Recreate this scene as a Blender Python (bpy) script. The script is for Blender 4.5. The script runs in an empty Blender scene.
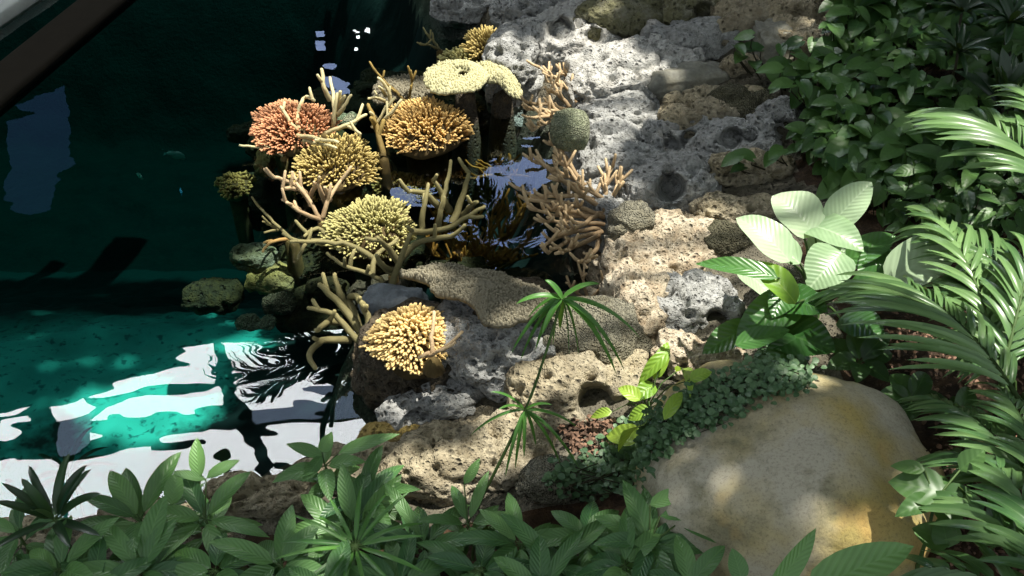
import bpy, math, random
import numpy as np
from mathutils import Vector, Matrix
PI = math.pi
C = bpy.context.scene.collection
S = bpy.context.scene
# ------------------------------------------------------------------ camera, sky, sun, exposure
CAM_H, PITCH, FOV = 3.0, 40.0, 50.0
cd = bpy.data.cameras.new('camera'); cd.sensor_width = 36; cd.angle = math.radians(FOV)
cam = bpy.data.objects.new('camera', cd); C.objects.link(cam)
cam.location = (0, 0, CAM_H); cam.rotation_euler = (math.radians(90-PITCH), 0, 0)
cd.clip_start = 0.05; cd.clip_end = 200
S.camera = cam
w = bpy.data.worlds.new('sky'); S.world = w; w.use_nodes = True
w.node_tree.nodes['Background'].inputs[0].default_value = (0.84, 0.92, 1.0, 1)
w.node_tree.nodes['Background'].inputs[1].default_value = 0.78
SUN = Vector((0.30, 0.10, 1.0)).normalized()          # direction towards the sun
sd = bpy.data.lights.new('sun', 'SUN'); sd.energy = 10.0; sd.angle = math.radians(0.9); sd.color = (1, .95, .86)
so = bpy.data.objects.new('sun', sd); C.objects.link(so)
so.rotation_euler = SUN.to_track_quat('Z', 'Y').to_euler()
S.view_settings.view_transform = 'Standard'; S.view_settings.look = 'None'
S.view_settings.exposure = 0; S.view_settings.gamma = 1; S.view_settings.use_curve_mapping = False

FPX = 512/math.tan(math.radians(FOV/2)); CP, SP = math.cos(math.radians(90-PITCH)), math.sin(math.radians(90-PITCH))
def ray(px, py):
    u, v = (px-512)/FPX, -(py-288)/FPX
    return Vector((u, v*CP+SP, v*SP-CP))
def W(px, py, z=0.0):                                  # where the line of sight meets height z
    d = ray(px, py); t = (z-CAM_H)/d.z
    return Vector((0, 0, CAM_H)) + d*t
def proj(p):
    x, y, z = p[0], p[1], p[2]-CAM_H
    yc, zc = y*CP+z*SP, -y*SP+z*CP
    return 512+FPX*x/(-zc), 288-FPX*yc/(-zc)
def mpp(p):                                            # metres per pixel at p
    return (-( -p[1]*SP+(p[2]-CAM_H)*CP))/FPX
def mirror(px, py, plane_y):                           # point of the far facade mirrored in the still water
    a = W(px, py, 0); d = ray(px, py); d.z = -d.z
    return a + d*((plane_y-a.y)/d.y)
def mirror_z(px, py, z):
    a = W(px, py, 0); d = ray(px, py); d.z = -d.z
    return a + d*(z/d.z)

# ------------------------------------------------------------------ noise
def _h(ix, iy, iz, k):
    n = (ix*73856093) ^ (iy*19349663) ^ (iz*83492791) ^ (k*2654435761 & 0x7fffffff)
    n = (n ^ (n >> 13))*1274126177 & 0x7fffffff
    n = (n ^ (n >> 16))*668265263 & 0x7fffffff
    return ((n ^ (n >> 15)) & 0xfffff)/1048575.0
def vnoise(P, k=0):
    P = np.asarray(P, float); I = np.floor(P).astype(np.int64); F = P-I; F = F*F*F*(F*(F*6-15)+10)
    r = 0
    for a in (0, 1):
        for b in (0, 1):
            for c in (0, 1):
                wt = (F[:, 0] if a else 1-F[:, 0])*(F[:, 1] if b else 1-F[:, 1])*(F[:, 2] if c else 1-F[:, 2])
                r = r + wt*_h(I[:, 0]+a, I[:, 1]+b, I[:, 2]+c, k)
    return r*2-1
def fbm(P, o=4, k=0, g=.5):
    r = 0; a = 1.0; P = np.asarray(P, float)
    for i in range(o): r = r + a*vnoise(P*(2.03**i)+i*7.3, k+i); a *= g
    return r
def worley(P, k=0, prob=1.0):
    I = np.floor(P).astype(np.int64); best = np.full(len(P), 9.0); rad = np.zeros(len(P))
    for a in (-1, 0, 1):
        for b in (-1, 0, 1):
            for c in (-1, 0, 1):
                x, y, z = I[:, 0]+a, I[:, 1]+b, I[:, 2]+c
                q = np.stack([x+_h(x, y, z, k), y+_h(x, y, z, k+1), z+_h(x, y, z, k+2)], 1)
                ok = _h(x, y, z, k+3) < prob
                d = np.sqrt(((q-P)**2).sum(1)); d = np.where(ok, d, 9.0)
                m = d < best; best = np.where(m, d, best); rad = np.where(m, _h(x, y, z, k+4), rad)
    return best, rad
def ss(x): x = np.clip(x, 0, 1); return x*x*(3-2*x)

# ------------------------------------------------------------------ mesh helpers
class MB:
    def __init__(s): s.v = []; s.f = []; s.uv = []; s.t = []
    def add(s, v, f, uv=None, tone=0.5):
        o = len(s.v); s.v += [tuple(a) for a in v]; s.f += [tuple(i+o for i in q) for q in f]
        s.uv += uv if uv else [(0, 0)]*len(v)
        s.t += tone if isinstance(tone, list) else [tone]*len(v)
    def build(s, name, mat, parent=None, smooth=True):
        me = bpy.data.meshes.new(name); me.from_pydata(s.v, [], s.f)
        if s.v:
            at = me.attributes.new('tone', 'FLOAT', 'POINT'); at.data.foreach_set('value', s.t)
            ul = me.uv_layers.new(name='UVMap')
            li = np.empty(len(me.loops), int); me.loops.foreach_get('vertex_index', li)
            ul.data.foreach_set('uv', np.array(s.uv, float)[li].ravel())
        me.polygons.foreach_set('use_smooth', [smooth]*len(me.polygons)); me.update()
        me.materials.append(mat)
        o = bpy.data.objects.new(name, me); C.objects.link(o)
        if parent is not None: o.parent = parent
        return o
    def build_at(s, name, mat, org, parent=None):        # mesh with its own origin
        org = Vector(org); s.v = [(a[0]-org.x, a[1]-org.y, a[2]-org.z) for a in s.v]
        o = s.build(name, mat, parent)
        if parent is None: o.location = org
        return o
def tag(o, label, cat, group=None, kind=None):
    if kind: o['kind'] = kind
    if label: o['label'] = label
    if cat: o['category'] = cat
    if group: o['group'] = group
    return o
def empty(name, loc, label, cat, group=None):
    o = bpy.data.objects.new(name, None); C.objects.link(o); o.location = loc; o.empty_display_size = .1
    return tag(o, label, cat, group)
def under(o, root):                                    # parent a world-space mesh keeping its place
    for v in o.data.vertices: v.co -= root.location
    o.parent = root; return o
def tube(mb, pts, r0, r1, seg=6, tone=(0.3, 0.9), round_tip=True, rad=None):
    pts = [Vector(p) for p in pts]; n = len(pts); V = []; F = []; T = []
    up = Vector((.31, .2, .93))
    for i, p in enumerate(pts):
        t = (pts[min(i+1, n-1)]-pts[max(i-1, 0)]); t = t.normalized() if t.length > 1e-9 else Vector((0, 0, 1))
        a = t.cross(up);  a = a.normalized() if a.length > .05 else t.cross(Vector((1, 0, 0))).normalized()
        b = t.cross(a)
        s = i/(n-1); r = rad(s) if rad else r0+(r1-r0)*s
        for k in range(seg):
            an = 2*PI*k/seg; V.append(p+a*(r*math.cos(an))+b*(r*math.sin(an))); T.append(tone[0]+(tone[1]-tone[0])*s)
    for i in range(n-1):
        for k in range(seg):
            F.append((i*seg+k, i*seg+(k+1) % seg, (i+1)*seg+(k+1) % seg, (i+1)*seg+k))
    t = (pts[-1]-pts[-2]).normalized(); r = rad(1) if rad else r1
    V.append(pts[-1]+t*(r*.8 if round_tip else 0)); T.append(tone[1])
    for k in range(seg): F.append(((n-1)*seg+k, (n-1)*seg+(k+1) % seg, n*seg))
    mb.add(V, F, tone=T)
PROF = {'lance': (.75, .95), 'ovate': (.6, .95), 'heart': (.34, .8), 'strap': (.3, .55), 'round': (.5, .5), 'big': (.55, .85)}
def leaf(mb, A, B, wid, shape='lance', arch=.12, up=(0, 0, 1), fold=.18, wave=0.0, tone=.5, n=8, seed=0, twist=0.0):
    """leaf blade from A to B, arched along up"""
    A, B, up = Vector(A), Vector(B), Vector(up).normalized(); L = (B-A).length
    a, b = PROF[shape]; s0 = a/(a+b); pk = (s0**a)*((1-s0)**b)
    cols = (-1, -.55, 0, .55, 1) if n > 4 else (-1, 0, 1); V = []; UV = []; F = []; m = len(cols)
    for i in range(n+1):
        s = i/n; P = A.lerp(B, s)+up*(4*arch*L*s*(1-s))
        t = (B-A).normalized()+up*(4*arch*(1-2*s)); t.normalize()
        side = t.cross(up); side = side.normalized() if side.length > 1e-3 else Vector((1, 0, 0))
        nn = side.cross(t).normalized()
        if twist: side, nn = side*math.cos(twist*s)+nn*math.sin(twist*s), nn*math.cos(twist*s)-side*math.sin(twist*s)
        ww = .5*wid*((max(s, 1e-4)**a)*(max(1-s, 0)**b))/pk
        if shape == 'heart' and i == 0: ww = .5*wid*.35
        for c in cols:
            z = abs(c)*ww*fold*2 + wave*ww*math.sin(s*11+seed+c*2)*abs(c)
            back = 0.0
            if shape == 'heart' and s < .3: back = -abs(c)*wid*.22*(1-s/.3)
            V.append(P+side*(c*ww)+nn*z+t*back); UV.append((c*.5*ww/(.5*wid)+.5, s))
    for i in range(n):
        for k in range(m-1): F.append((i*m+k, i*m+k+1, (i+1)*m+k+1, (i+1)*m+k))
    mb.add(V, F, UV, tone)

# ------------------------------------------------------------------ materials
def nt(name):
    m = bpy.data.materials.new(name); m.use_nodes = True; t = m.node_tree
    for n in list(t.nodes): t.nodes.remove(n)
    o = t.nodes.new('ShaderNodeOutputMaterial'); return m, t, o
def nd(t, ty, **kw):
    n = t.nodes.new(ty)
    for k, v in kw.items():
        if k[0] == 'i' and k[1:].isdigit(): n.inputs[int(k[1:])].default_value = v
        else: setattr(n, k, v)
    return n
def lin(c): return tuple(((x/255)/12.92 if x/255 <= .04045 else ((x/255+.055)/1.055)**2.4) for x in c)+(1,)
def mixc(t, f, a, b, bt='MIX'):
    m = t.nodes.new('ShaderNodeMix'); m.data_type = 'RGBA'; m.blend_type = bt
    for v, i in ((f, 0), (a, 6), (b, 7)):
        if hasattr(v, 'is_output'): t.links.new(v, m.inputs[i])
        else: m.inputs[i].default_value = v
    return m.outputs[2]
def math_(t, op, a, b=None, c=None):
    m = t.nodes.new('ShaderNodeMath'); m.operation = op
    for i, v in enumerate((a, b, c)):
        if v is None: continue
        if hasattr(v, 'is_output'): t.links.new(v, m.inputs[i])
        else: m.inputs[i].default_value = v
    return m.outputs[0]
def ramp(t, f, lo, hi):
    r = nd(t, 'ShaderNodeMapRange'); t.links.new(f, r.inputs[0]); r.inputs[1].default_value = lo; r.inputs[2].default_value = hi
    return r.outputs[0]
def noise_(t, co, sc, det=4, rough=.55, out=0):
    n = nd(t, 'ShaderNodeTexNoise'); t.links.new(co, n.inputs['Vector']); n.inputs['Scale'].default_value = sc
    n.inputs['Detail'].default_value = det; n.inputs['Roughness'].default_value = rough; return n.outputs[out]
def vor_(t, co, sc, feat='F1', rnd=1.0):
    n = nd(t, 'ShaderNodeTexVoronoi', feature=feat); t.links.new(co, n.inputs['Vector']); n.inputs['Scale'].default_value = sc
    n.inputs['Randomness'].default_value = rnd; return n.outputs['Distance']
def rock_mat(name, c1, c2, c3, style='pit', rough=.9, bump=1.0, spec=.25):
    m, t, o = nt(name); b = nd(t, 'ShaderNodeBsdfPrincipled'); t.links.new(b.outputs[0], o.inputs[0])
    co = nd(t, 'ShaderNodeTexCoord').outputs['Object']
    n1 = ramp(t, noise_(t, co, 3.5, 5), .38, .62); n2 = ramp(t, noise_(t, co, 14, 5, .65), .45, .72); n3 = ramp(t, noise_(t, co, 60, 3, .6), .3, .75)
    col = mixc(t, n1, lin(c1), lin(c2)); col = mixc(t, n2, col, lin(c3))
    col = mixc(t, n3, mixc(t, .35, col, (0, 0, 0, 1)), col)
    b.inputs['Roughness'].default_value = rough; b.inputs['Specular IOR Level'].default_value = spec
    h = math_(t, 'MULTIPLY', noise_(t, co, 28, 6, .7), .8)
    if style == 'pit':
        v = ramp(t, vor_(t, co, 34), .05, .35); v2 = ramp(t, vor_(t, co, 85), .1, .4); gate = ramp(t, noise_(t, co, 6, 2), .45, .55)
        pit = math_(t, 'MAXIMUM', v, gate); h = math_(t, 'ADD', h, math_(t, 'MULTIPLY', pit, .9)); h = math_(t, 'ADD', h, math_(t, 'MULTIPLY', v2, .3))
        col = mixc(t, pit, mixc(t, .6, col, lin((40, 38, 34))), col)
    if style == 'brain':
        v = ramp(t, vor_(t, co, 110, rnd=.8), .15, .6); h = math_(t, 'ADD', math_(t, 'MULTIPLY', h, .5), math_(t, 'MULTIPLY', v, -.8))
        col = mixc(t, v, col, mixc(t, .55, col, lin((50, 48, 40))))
    if style == 'smooth':
        h = math_(t, 'MULTIPLY', noise_(t, co, 45, 6, .75), .5)
    t.links.new(col, b.inputs['Base Color'])
    bp = nd(t, 'ShaderNodeBump'); bp.inputs['Strength'].default_value = bump; bp.inputs['Distance'].default_value = .028
    t.links.new(h, bp.inputs['Height']); t.links.new(bp.outputs[0], b.inputs['Normal'])
    return m
def coral_mat(name, c_base, c_tip, rough=.75):
    m, t, o = nt(name); b = nd(t, 'ShaderNodeBsdfPrincipled'); t.links.new(b.outputs[0], o.inputs[0])
    a = nd(t, 'ShaderNodeAttribute', attribute_name='tone'); co = nd(t, 'ShaderNodeTexCoord').outputs['Object']
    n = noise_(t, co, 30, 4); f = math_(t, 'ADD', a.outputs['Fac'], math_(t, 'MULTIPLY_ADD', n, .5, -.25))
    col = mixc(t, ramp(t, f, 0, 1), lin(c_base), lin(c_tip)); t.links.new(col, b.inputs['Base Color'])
    b.inputs['Roughness'].default_value = rough; b.inputs['Specular IOR Level'].default_value = .3
    bp = nd(t, 'ShaderNodeBump'); bp.inputs['Strength'].default_value = .5; bp.inputs['Distance'].default_value = .004
    t.links.new(vor_(t, co, 260), bp.inputs['Height']); t.links.new(bp.outputs[0], b.inputs['Normal']); return m
def leaf_mat(name, c1, c2, rough=.38, veins=9.0, vb=.35, midc=None, trans=.2, vein_mix=.25, spec=.5):
    m, t, o = nt(name); b = nd(t, 'ShaderNodeBsdfPrincipled')
    a = nd(t, 'ShaderNodeAttribute', attribute_name='tone').outputs['Fac']
    uv = nd(t, 'ShaderNodeUVMap').outputs[0]; sp = nd(t, 'ShaderNodeSeparateXYZ'); t.links.new(uv, sp.inputs[0])
    u = math_(t, 'ABSOLUTE', math_(t, 'SUBTRACT', sp.outputs[0], .5))
    ph = math_(t, 'SUBTRACT', sp.outputs[1], math_(t, 'MULTIPLY', u, .55))
    vn = math_(t, 'MULTIPLY_ADD', math_(t, 'SINE', math_(t, 'MULTIPLY', ph, veins*2*PI)), .5, .5)
    co = nd(t, 'ShaderNodeTexCoord').outputs['Object']; nz = noise_(t, co, 22, 3)
    f = ramp(t, math_(t, 'ADD', a, math_(t, 'MULTIPLY_ADD', nz, .4, -.2)), 0, 1)
    col = mixc(t, f, lin(c1), lin(c2))
    dark = mixc(t, .45, col, (0, .01, 0, 1)); col = mixc(t, math_(t, 'MULTIPLY', vn, vein_mix), col, dark)
    mid = ramp(t, u, .012, .03); col = mixc(t, mid, mixc(t, .5, col, lin(midc or c2)), col)
    t.links.new(col, b.inputs['Base Color']); b.inputs['Roughness'].default_value = rough
    b.inputs['Specular IOR Level'].default_value = spec
    bp = nd(t, 'ShaderNodeBump'); bp.inputs['Strength'].default_value = vb; bp.inputs['Distance'].default_value = .004
    t.links.new(vn, bp.inputs['Height']); t.links.new(bp.outputs[0], b.inputs['Normal'])
    tr = nd(t, 'ShaderNodeBsdfTranslucent'); t.links.new(mixc(t, .35, col, lin((170, 200, 40))), tr.inputs[0])
    mx = nd(t, 'ShaderNodeMixShader'); mx.inputs[0].default_value = trans
    t.links.new(b.outputs[0], mx.inputs[1]); t.links.new(tr.outputs[0], mx.inputs[2]); t.links.new(mx.outputs[0], o.inputs[0])
    return m
def flat_mat(name, c, rough=.6, spec=.3):
    m, t, o = nt(name); b = nd(t, 'ShaderNodeBsdfPrincipled'); t.links.new(b.outputs[0], o.inputs[0])
    co = nd(t, 'ShaderNodeTexCoord').outputs['Object']
    t.links.new(mixc(t, noise_(t, co, 8, 4), mixc(t, .4, lin(c), (0, 0, 0, 1)), lin(c)), b.inputs['Base Color'])
    b.inputs['Roughness'].default_value = rough; b.inputs['Specular IOR Level'].default_value = spec; return m
def glow_mat(name, c, s):
    m, t, o = nt(name); e = nd(t, 'ShaderNodeEmission'); e.inputs[0].default_value = c; e.inputs[1].default_value = s
    t.links.new(e.outputs[0], o.inputs[0]); return m

# ------------------------------------------------------------------ ground heights
SHORE = [(380, -150), (425, -40), (445, 5), (497, 42), (520, 95), (555, 130), (578, 180), (600, 230), (604, 282), (560, 296), (440, 300), (372, 322),
         (356, 352), (362, 388), (395, 414), (360, 436), (300, 462), (230, 484), (120, 512), (0, 528), (-160, 550)]
poly = [W(x, y, 0).xy for x, y in SHORE] + [Vector((-3.2, -1)), Vector((9, -1)), Vector((9, 16)), Vector((1.5, 16))]
PX = np.array([[p[0], p[1]] for p in poly])
def sdist(X, Y):
    d = np.full(X.shape, 1e9); ins = np.zeros(X.shape, bool); n = len(PX)
    for i in range(n):
        ax, ay = PX[i]; bx, by = PX[(i+1) % n]; ex, ey = bx-ax, by-ay
        tt = np.clip(((X-ax)*ex+(Y-ay)*ey)/(ex*ex+ey*ey), 0, 1)
        d = np.minimum(d, np.hypot(X-ax-tt*ex, Y-ay-tt*ey))
        c = ((ay > Y) != (by > Y)) & (X < (bx-ax)*(Y-ay)/(by-ay+1e-12)+ax); ins ^= c
    return np.where(ins, d, -d)
def Hfun(X, Y):
    d = sdist(X, Y); w_ = ss((X+.35)/1.1)
    land = .07*ss(d/.1)+(.05+.23*w_)*np.clip(d, 0, 2.6)
    sea = -.45*ss(-d/.25)-.35*ss(-d/.8)-1.5*ss((Y-3.8)/2.9)*ss((-d-.3)/.8)*(1-ss((Y-8.2)/1.2))+1.1*ss((Y-9)/1)
    return np.where(d > 0, land, sea)
GX0, GX1, GY0, GY1, GS = -6.0, 6.0, .3, 12.0, .03
gx = np.arange(GX0, GX1, GS); gy = np.arange(GY0, GY1, GS)
XX, YY = np.meshgrid(gx, gy); HH = Hfun(XX, YY)
def H(x, y):
    fx = min(max((x-GX0)/GS, 0), len(gx)-2.001); fy = min(max((y-GY0)/GS, 0), len(gy)-2.001)
    i, j = int(fx), int(fy); a, b = fx-i, fy-j
    return (HH[j, i]*(1-a)+HH[j, i+1]*a)*(1-b)+(HH[j+1, i]*(1-a)+HH[j+1, i+1]*a)*b
def hit(px, py, off=0.0, zmin=None):                   # first ground point along the line of sight
    d = ray(px, py); t = 2.0; p = Vector((0, 0, CAM_H))
    while t < 12:
        q = p+d*t; h = H(q.x, q.y)+off
        if zmin is not None: h = max(h, zmin)
        if q.z <= h: return q
        t += .01
    return q

# ------------------------------------------------------------------ materials used
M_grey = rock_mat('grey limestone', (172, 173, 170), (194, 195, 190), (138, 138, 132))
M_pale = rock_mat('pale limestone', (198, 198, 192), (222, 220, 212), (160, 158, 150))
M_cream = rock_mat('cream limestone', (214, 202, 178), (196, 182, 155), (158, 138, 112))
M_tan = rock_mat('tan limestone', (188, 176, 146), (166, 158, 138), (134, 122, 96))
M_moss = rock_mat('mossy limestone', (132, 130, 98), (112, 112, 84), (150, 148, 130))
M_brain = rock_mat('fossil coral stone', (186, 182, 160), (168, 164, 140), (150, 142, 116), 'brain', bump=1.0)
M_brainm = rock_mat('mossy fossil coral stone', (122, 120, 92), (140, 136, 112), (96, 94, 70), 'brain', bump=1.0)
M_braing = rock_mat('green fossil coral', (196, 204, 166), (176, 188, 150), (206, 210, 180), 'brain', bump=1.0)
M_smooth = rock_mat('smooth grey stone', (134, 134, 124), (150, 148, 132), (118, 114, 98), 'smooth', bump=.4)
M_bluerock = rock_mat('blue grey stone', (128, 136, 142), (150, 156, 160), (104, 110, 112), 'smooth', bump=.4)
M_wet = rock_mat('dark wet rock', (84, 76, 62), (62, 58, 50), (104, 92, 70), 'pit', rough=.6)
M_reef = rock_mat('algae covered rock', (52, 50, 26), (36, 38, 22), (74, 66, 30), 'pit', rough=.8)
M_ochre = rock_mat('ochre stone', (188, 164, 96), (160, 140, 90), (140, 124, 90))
def boulder_mat():
    m, t, o = nt('weathered boulder'); b = nd(t, 'ShaderNodeBsdfPrincipled'); t.links.new(b.outputs[0], o.inputs[0])
    co = nd(t, 'ShaderNodeTexCoord').outputs['Object']
    col = mixc(t, ramp(t, noise_(t, co, 2.2, 4), .42, .58), lin((172, 166, 146)), lin((166, 150, 92)))
    col = mixc(t, ramp(t, noise_(t, co, 5.5, 6, .65), .5, .66), col, lin((122, 118, 92)))
    col = mixc(t, ramp(t, noise_(t, co, 4.1, 3), .58, .72), col, lin((180, 150, 88)))
    sp = ramp(t, noise_(t, co, 120, 4, .8), .36, .5); col = mixc(t, sp, mixc(t, .35, col, lin((50, 46, 38))), col)
    t.links.new(col, b.inputs['Base Color']); b.inputs['Roughness'].default_value = .82; b.inputs['Specular IOR Level'].default_value = .25
    bp = nd(t, 'ShaderNodeBump'); bp.inputs['Strength'].default_value = .35; bp.inputs['Distance'].default_value = .012
    t.links.new(math_(t, 'ADD', noise_(t, co, 60, 5, .7), noise_(t, co, 9, 4)), bp.inputs['Height']); t.links.new(bp.outputs[0], b.inputs['Normal']); return m
M_boulder = boulder_mat()
M_soil = rock_mat('dark leaf mould', (66, 50, 36), (46, 38, 28), (92, 70, 48), 'none', bump=1.0)
M_bankrock = rock_mat('rock bank', (112, 108, 94), (92, 86, 70), (132, 126, 110))
M_teal = None
def pool_mat():
    m, t, o = nt('teal pool lining'); b = nd(t, 'ShaderNodeBsdfPrincipled'); t.links.new(b.outputs[0], o.inputs[0])
    co = nd(t, 'ShaderNodeTexCoord').outputs['Object']
    col = mixc(t, ramp(t, noise_(t, co, 1.1, 4), .4, .65), lin((78, 186, 168)), lin((40, 130, 120)))
    col = mixc(t, ramp(t, noise_(t, co, 22, 3, .6), .56, .66), col, lin((14, 92, 88)))
    col = mixc(t, ramp(t, noise_(t, co, 1.7, 5, .6), .56, .66), col, lin((26, 44, 36)))
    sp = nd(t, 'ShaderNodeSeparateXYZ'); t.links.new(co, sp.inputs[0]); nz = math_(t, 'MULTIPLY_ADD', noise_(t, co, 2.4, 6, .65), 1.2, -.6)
    far = ramp(t, math_(t, 'ADD', math_(t, 'MULTIPLY_ADD', sp.outputs[0], -.30, sp.outputs[1]), nz), 4.55, 5.5)     # lining colour painted near-black for the dimness of the deep end
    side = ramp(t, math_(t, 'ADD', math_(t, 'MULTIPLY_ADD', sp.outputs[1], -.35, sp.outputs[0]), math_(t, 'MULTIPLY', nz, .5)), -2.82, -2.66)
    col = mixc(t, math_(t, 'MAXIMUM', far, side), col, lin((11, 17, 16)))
    t.links.new(col, b.inputs['Base Color']); b.inputs['Roughness'].default_value = .9; return m
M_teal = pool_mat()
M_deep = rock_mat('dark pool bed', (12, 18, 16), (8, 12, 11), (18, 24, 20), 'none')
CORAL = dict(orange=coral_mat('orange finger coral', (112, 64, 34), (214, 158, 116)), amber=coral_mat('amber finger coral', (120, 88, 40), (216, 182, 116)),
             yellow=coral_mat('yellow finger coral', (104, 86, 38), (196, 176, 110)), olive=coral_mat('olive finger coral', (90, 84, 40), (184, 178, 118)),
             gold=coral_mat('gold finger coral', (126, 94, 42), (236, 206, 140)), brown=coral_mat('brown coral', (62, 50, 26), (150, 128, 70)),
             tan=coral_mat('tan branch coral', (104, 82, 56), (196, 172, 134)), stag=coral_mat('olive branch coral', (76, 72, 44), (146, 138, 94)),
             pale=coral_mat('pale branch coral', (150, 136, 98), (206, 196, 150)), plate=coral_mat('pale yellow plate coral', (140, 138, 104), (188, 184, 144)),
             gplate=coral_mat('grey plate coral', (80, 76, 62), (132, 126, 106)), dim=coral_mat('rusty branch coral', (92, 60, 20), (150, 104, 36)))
L_bed = leaf_mat('pothos leaf', (38, 72, 34), (80, 116, 56), rough=.44, veins=5, vb=.15, vein_mix=.1)
L_broad = leaf_mat('broad green leaf', (50, 92, 50), (104, 146, 80), rough=.4, veins=10)
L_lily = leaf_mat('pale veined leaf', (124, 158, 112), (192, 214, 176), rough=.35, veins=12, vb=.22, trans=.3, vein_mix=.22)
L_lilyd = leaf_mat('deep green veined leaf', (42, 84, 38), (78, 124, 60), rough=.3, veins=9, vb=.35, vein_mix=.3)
L_palm = leaf_mat('palm leaflet', (56, 92, 52), (116, 148, 92), rough=.32, veins=1, vb=0, trans=.15, vein_mix=.05)
L_dark = leaf_mat('dark strap leaf', (22, 44, 26), (46, 76, 44), rough=.35, veins=1, vb=0, trans=.1, vein_mix=.05)
L_lime = leaf_mat('lime green leaf', (96, 150, 40), (170, 200, 80), rough=.4, veins=6, trans=.4)
L_creep = leaf_mat('small dark creeper leaf', (44, 78, 46), (92, 122, 82), rough=.5, veins=3, vb=.1, trans=.1)
L_grass = leaf_mat('papyrus blade', (44, 90, 38), (90, 140, 60), rough=.4, veins=1, vb=0, trans=.2, vein_mix=.05)
M_stem = flat_mat('green stem', (70, 96, 46)); M_stemd = flat_mat('dark stem', (52, 50, 30)); M_bark = flat_mat('brown bark', (84, 66, 46), .9)

# ------------------------------------------------------------------ setting: ground, pool, water
def grid_mesh(name, X, Y, Z, mat):
    ny, nx = X.shape; v = np.stack([X.ravel(), Y.ravel(), Z.ravel()], 1)
    idx = np.arange(nx*ny).reshape(ny, nx)
    f = np.stack([idx[:-1, :-1].ravel(), idx[:-1, 1:].ravel(), idx[1:, 1:].ravel(), idx[1:, :-1].ravel()], 1)
    me = bpy.data.meshes.new(name); me.vertices.add(len(v)); me.vertices.foreach_set('co', v.ravel())
    me.loops.add(f.size); me.loops.foreach_set('vertex_index', f.ravel()); me.polygons.add(len(f))
    me.polygons.foreach_set('loop_start', np.arange(0, f.size, 4)); me.polygons.foreach_set('loop_total', np.full(len(f), 4))
    me.polygons.foreach_set('use_smooth', [True]*len(f)); me.update(); me.validate()
    if mat: me.materials.append(mat)
    o = bpy.data.objects.new(name, me); C.objects.link(o); o['kind'] = 'structure'; return o
P3 = np.stack([XX.ravel(), YY.ravel(), HH.ravel()], 1)
rn = (fbm(P3*3.2, 4, 3)*.045).reshape(XX.shape)
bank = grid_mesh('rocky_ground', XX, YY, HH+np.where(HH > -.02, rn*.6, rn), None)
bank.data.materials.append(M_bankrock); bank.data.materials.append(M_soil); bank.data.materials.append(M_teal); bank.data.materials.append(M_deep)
ny, nx = XX.shape
cx = (XX[:-1, :-1]).ravel(); cy = YY[:-1, :-1].ravel(); ch = HH[:-1, :-1].ravel()
dd = sdist(cx, cy)
jit = vnoise(np.stack([cx*3, cy*3, cx*0], 1), 4)*.2
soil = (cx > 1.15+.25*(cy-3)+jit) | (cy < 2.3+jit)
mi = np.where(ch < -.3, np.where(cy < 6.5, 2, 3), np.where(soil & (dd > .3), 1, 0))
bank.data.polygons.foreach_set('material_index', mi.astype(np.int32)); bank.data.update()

def water():
    m, t, o = nt('pool water')
    co = nd(t, 'ShaderNodeTexCoord').outputs['Object']
    mp = nd(t, 'ShaderNodeMapping'); t.links.new(co, mp.inputs[0]); mp.inputs['Scale'].default_value = (1.0, 2.2, 1); mp.inputs['Rotation'].default_value = (0, 0, .35)
    n = noise_(t, mp.outputs[0], 1.7, 2, .35)
    bp = nd(t, 'ShaderNodeBump'); bp.inputs['Strength'].default_value = 1; bp.inputs['Distance'].default_value = .0035; t.links.new(n, bp.inputs['Height'])
    fr = nd(t, 'ShaderNodeFresnel'); fr.inputs[0].default_value = 1.5; t.links.new(bp.outputs[0], fr.inputs[1])
    gl = nd(t, 'ShaderNodeBsdfGlossy'); gl.inputs['Roughness'].default_value = 0.0; t.links.new(bp.outputs[0], gl.inputs['Normal'])
    tr = nd(t, 'ShaderNodeBsdfTransparent'); tr.inputs[0].default_value = (.86, .95, .94, 1)
    mx = nd(t, 'ShaderNodeMixShader'); t.links.new(fr.outputs[0], mx.inputs[0]); t.links.new(tr.outputs[0], mx.inputs[1]); t.links.new(gl.outputs[0], mx.inputs[2])
    t.links.new(mx.outputs[0], o.inputs[0])
    v = nd(t, 'ShaderNodeVolumeAbsorption'); v.inputs[0].default_value = (.12, .74, .72, 1); v.inputs[1].default_value = .85
    t.links.new(v.outputs[0], o.inputs[1])
    mb = MB(); x0, x1, y0, y1, z0 = -6.5, 2.6, 1.2, 11.5, -4.2
    V = [(x0, y0, 0), (x1, y0, 0), (x1, y1, 0), (x0, y1, 0), (x0, y0, z0), (x1, y0, z0), (x1, y1, z0), (x0, y1, z0)]
    mb.add(V, [(0, 1, 2, 3), (7, 6, 5, 4), (0, 4, 5, 1), (1, 5, 6, 2), (2, 6, 7, 3), (3, 7, 4, 0)])
    ob = mb.build('pool_water', m, smooth=False); ob['kind'] = 'structure'
water()

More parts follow.
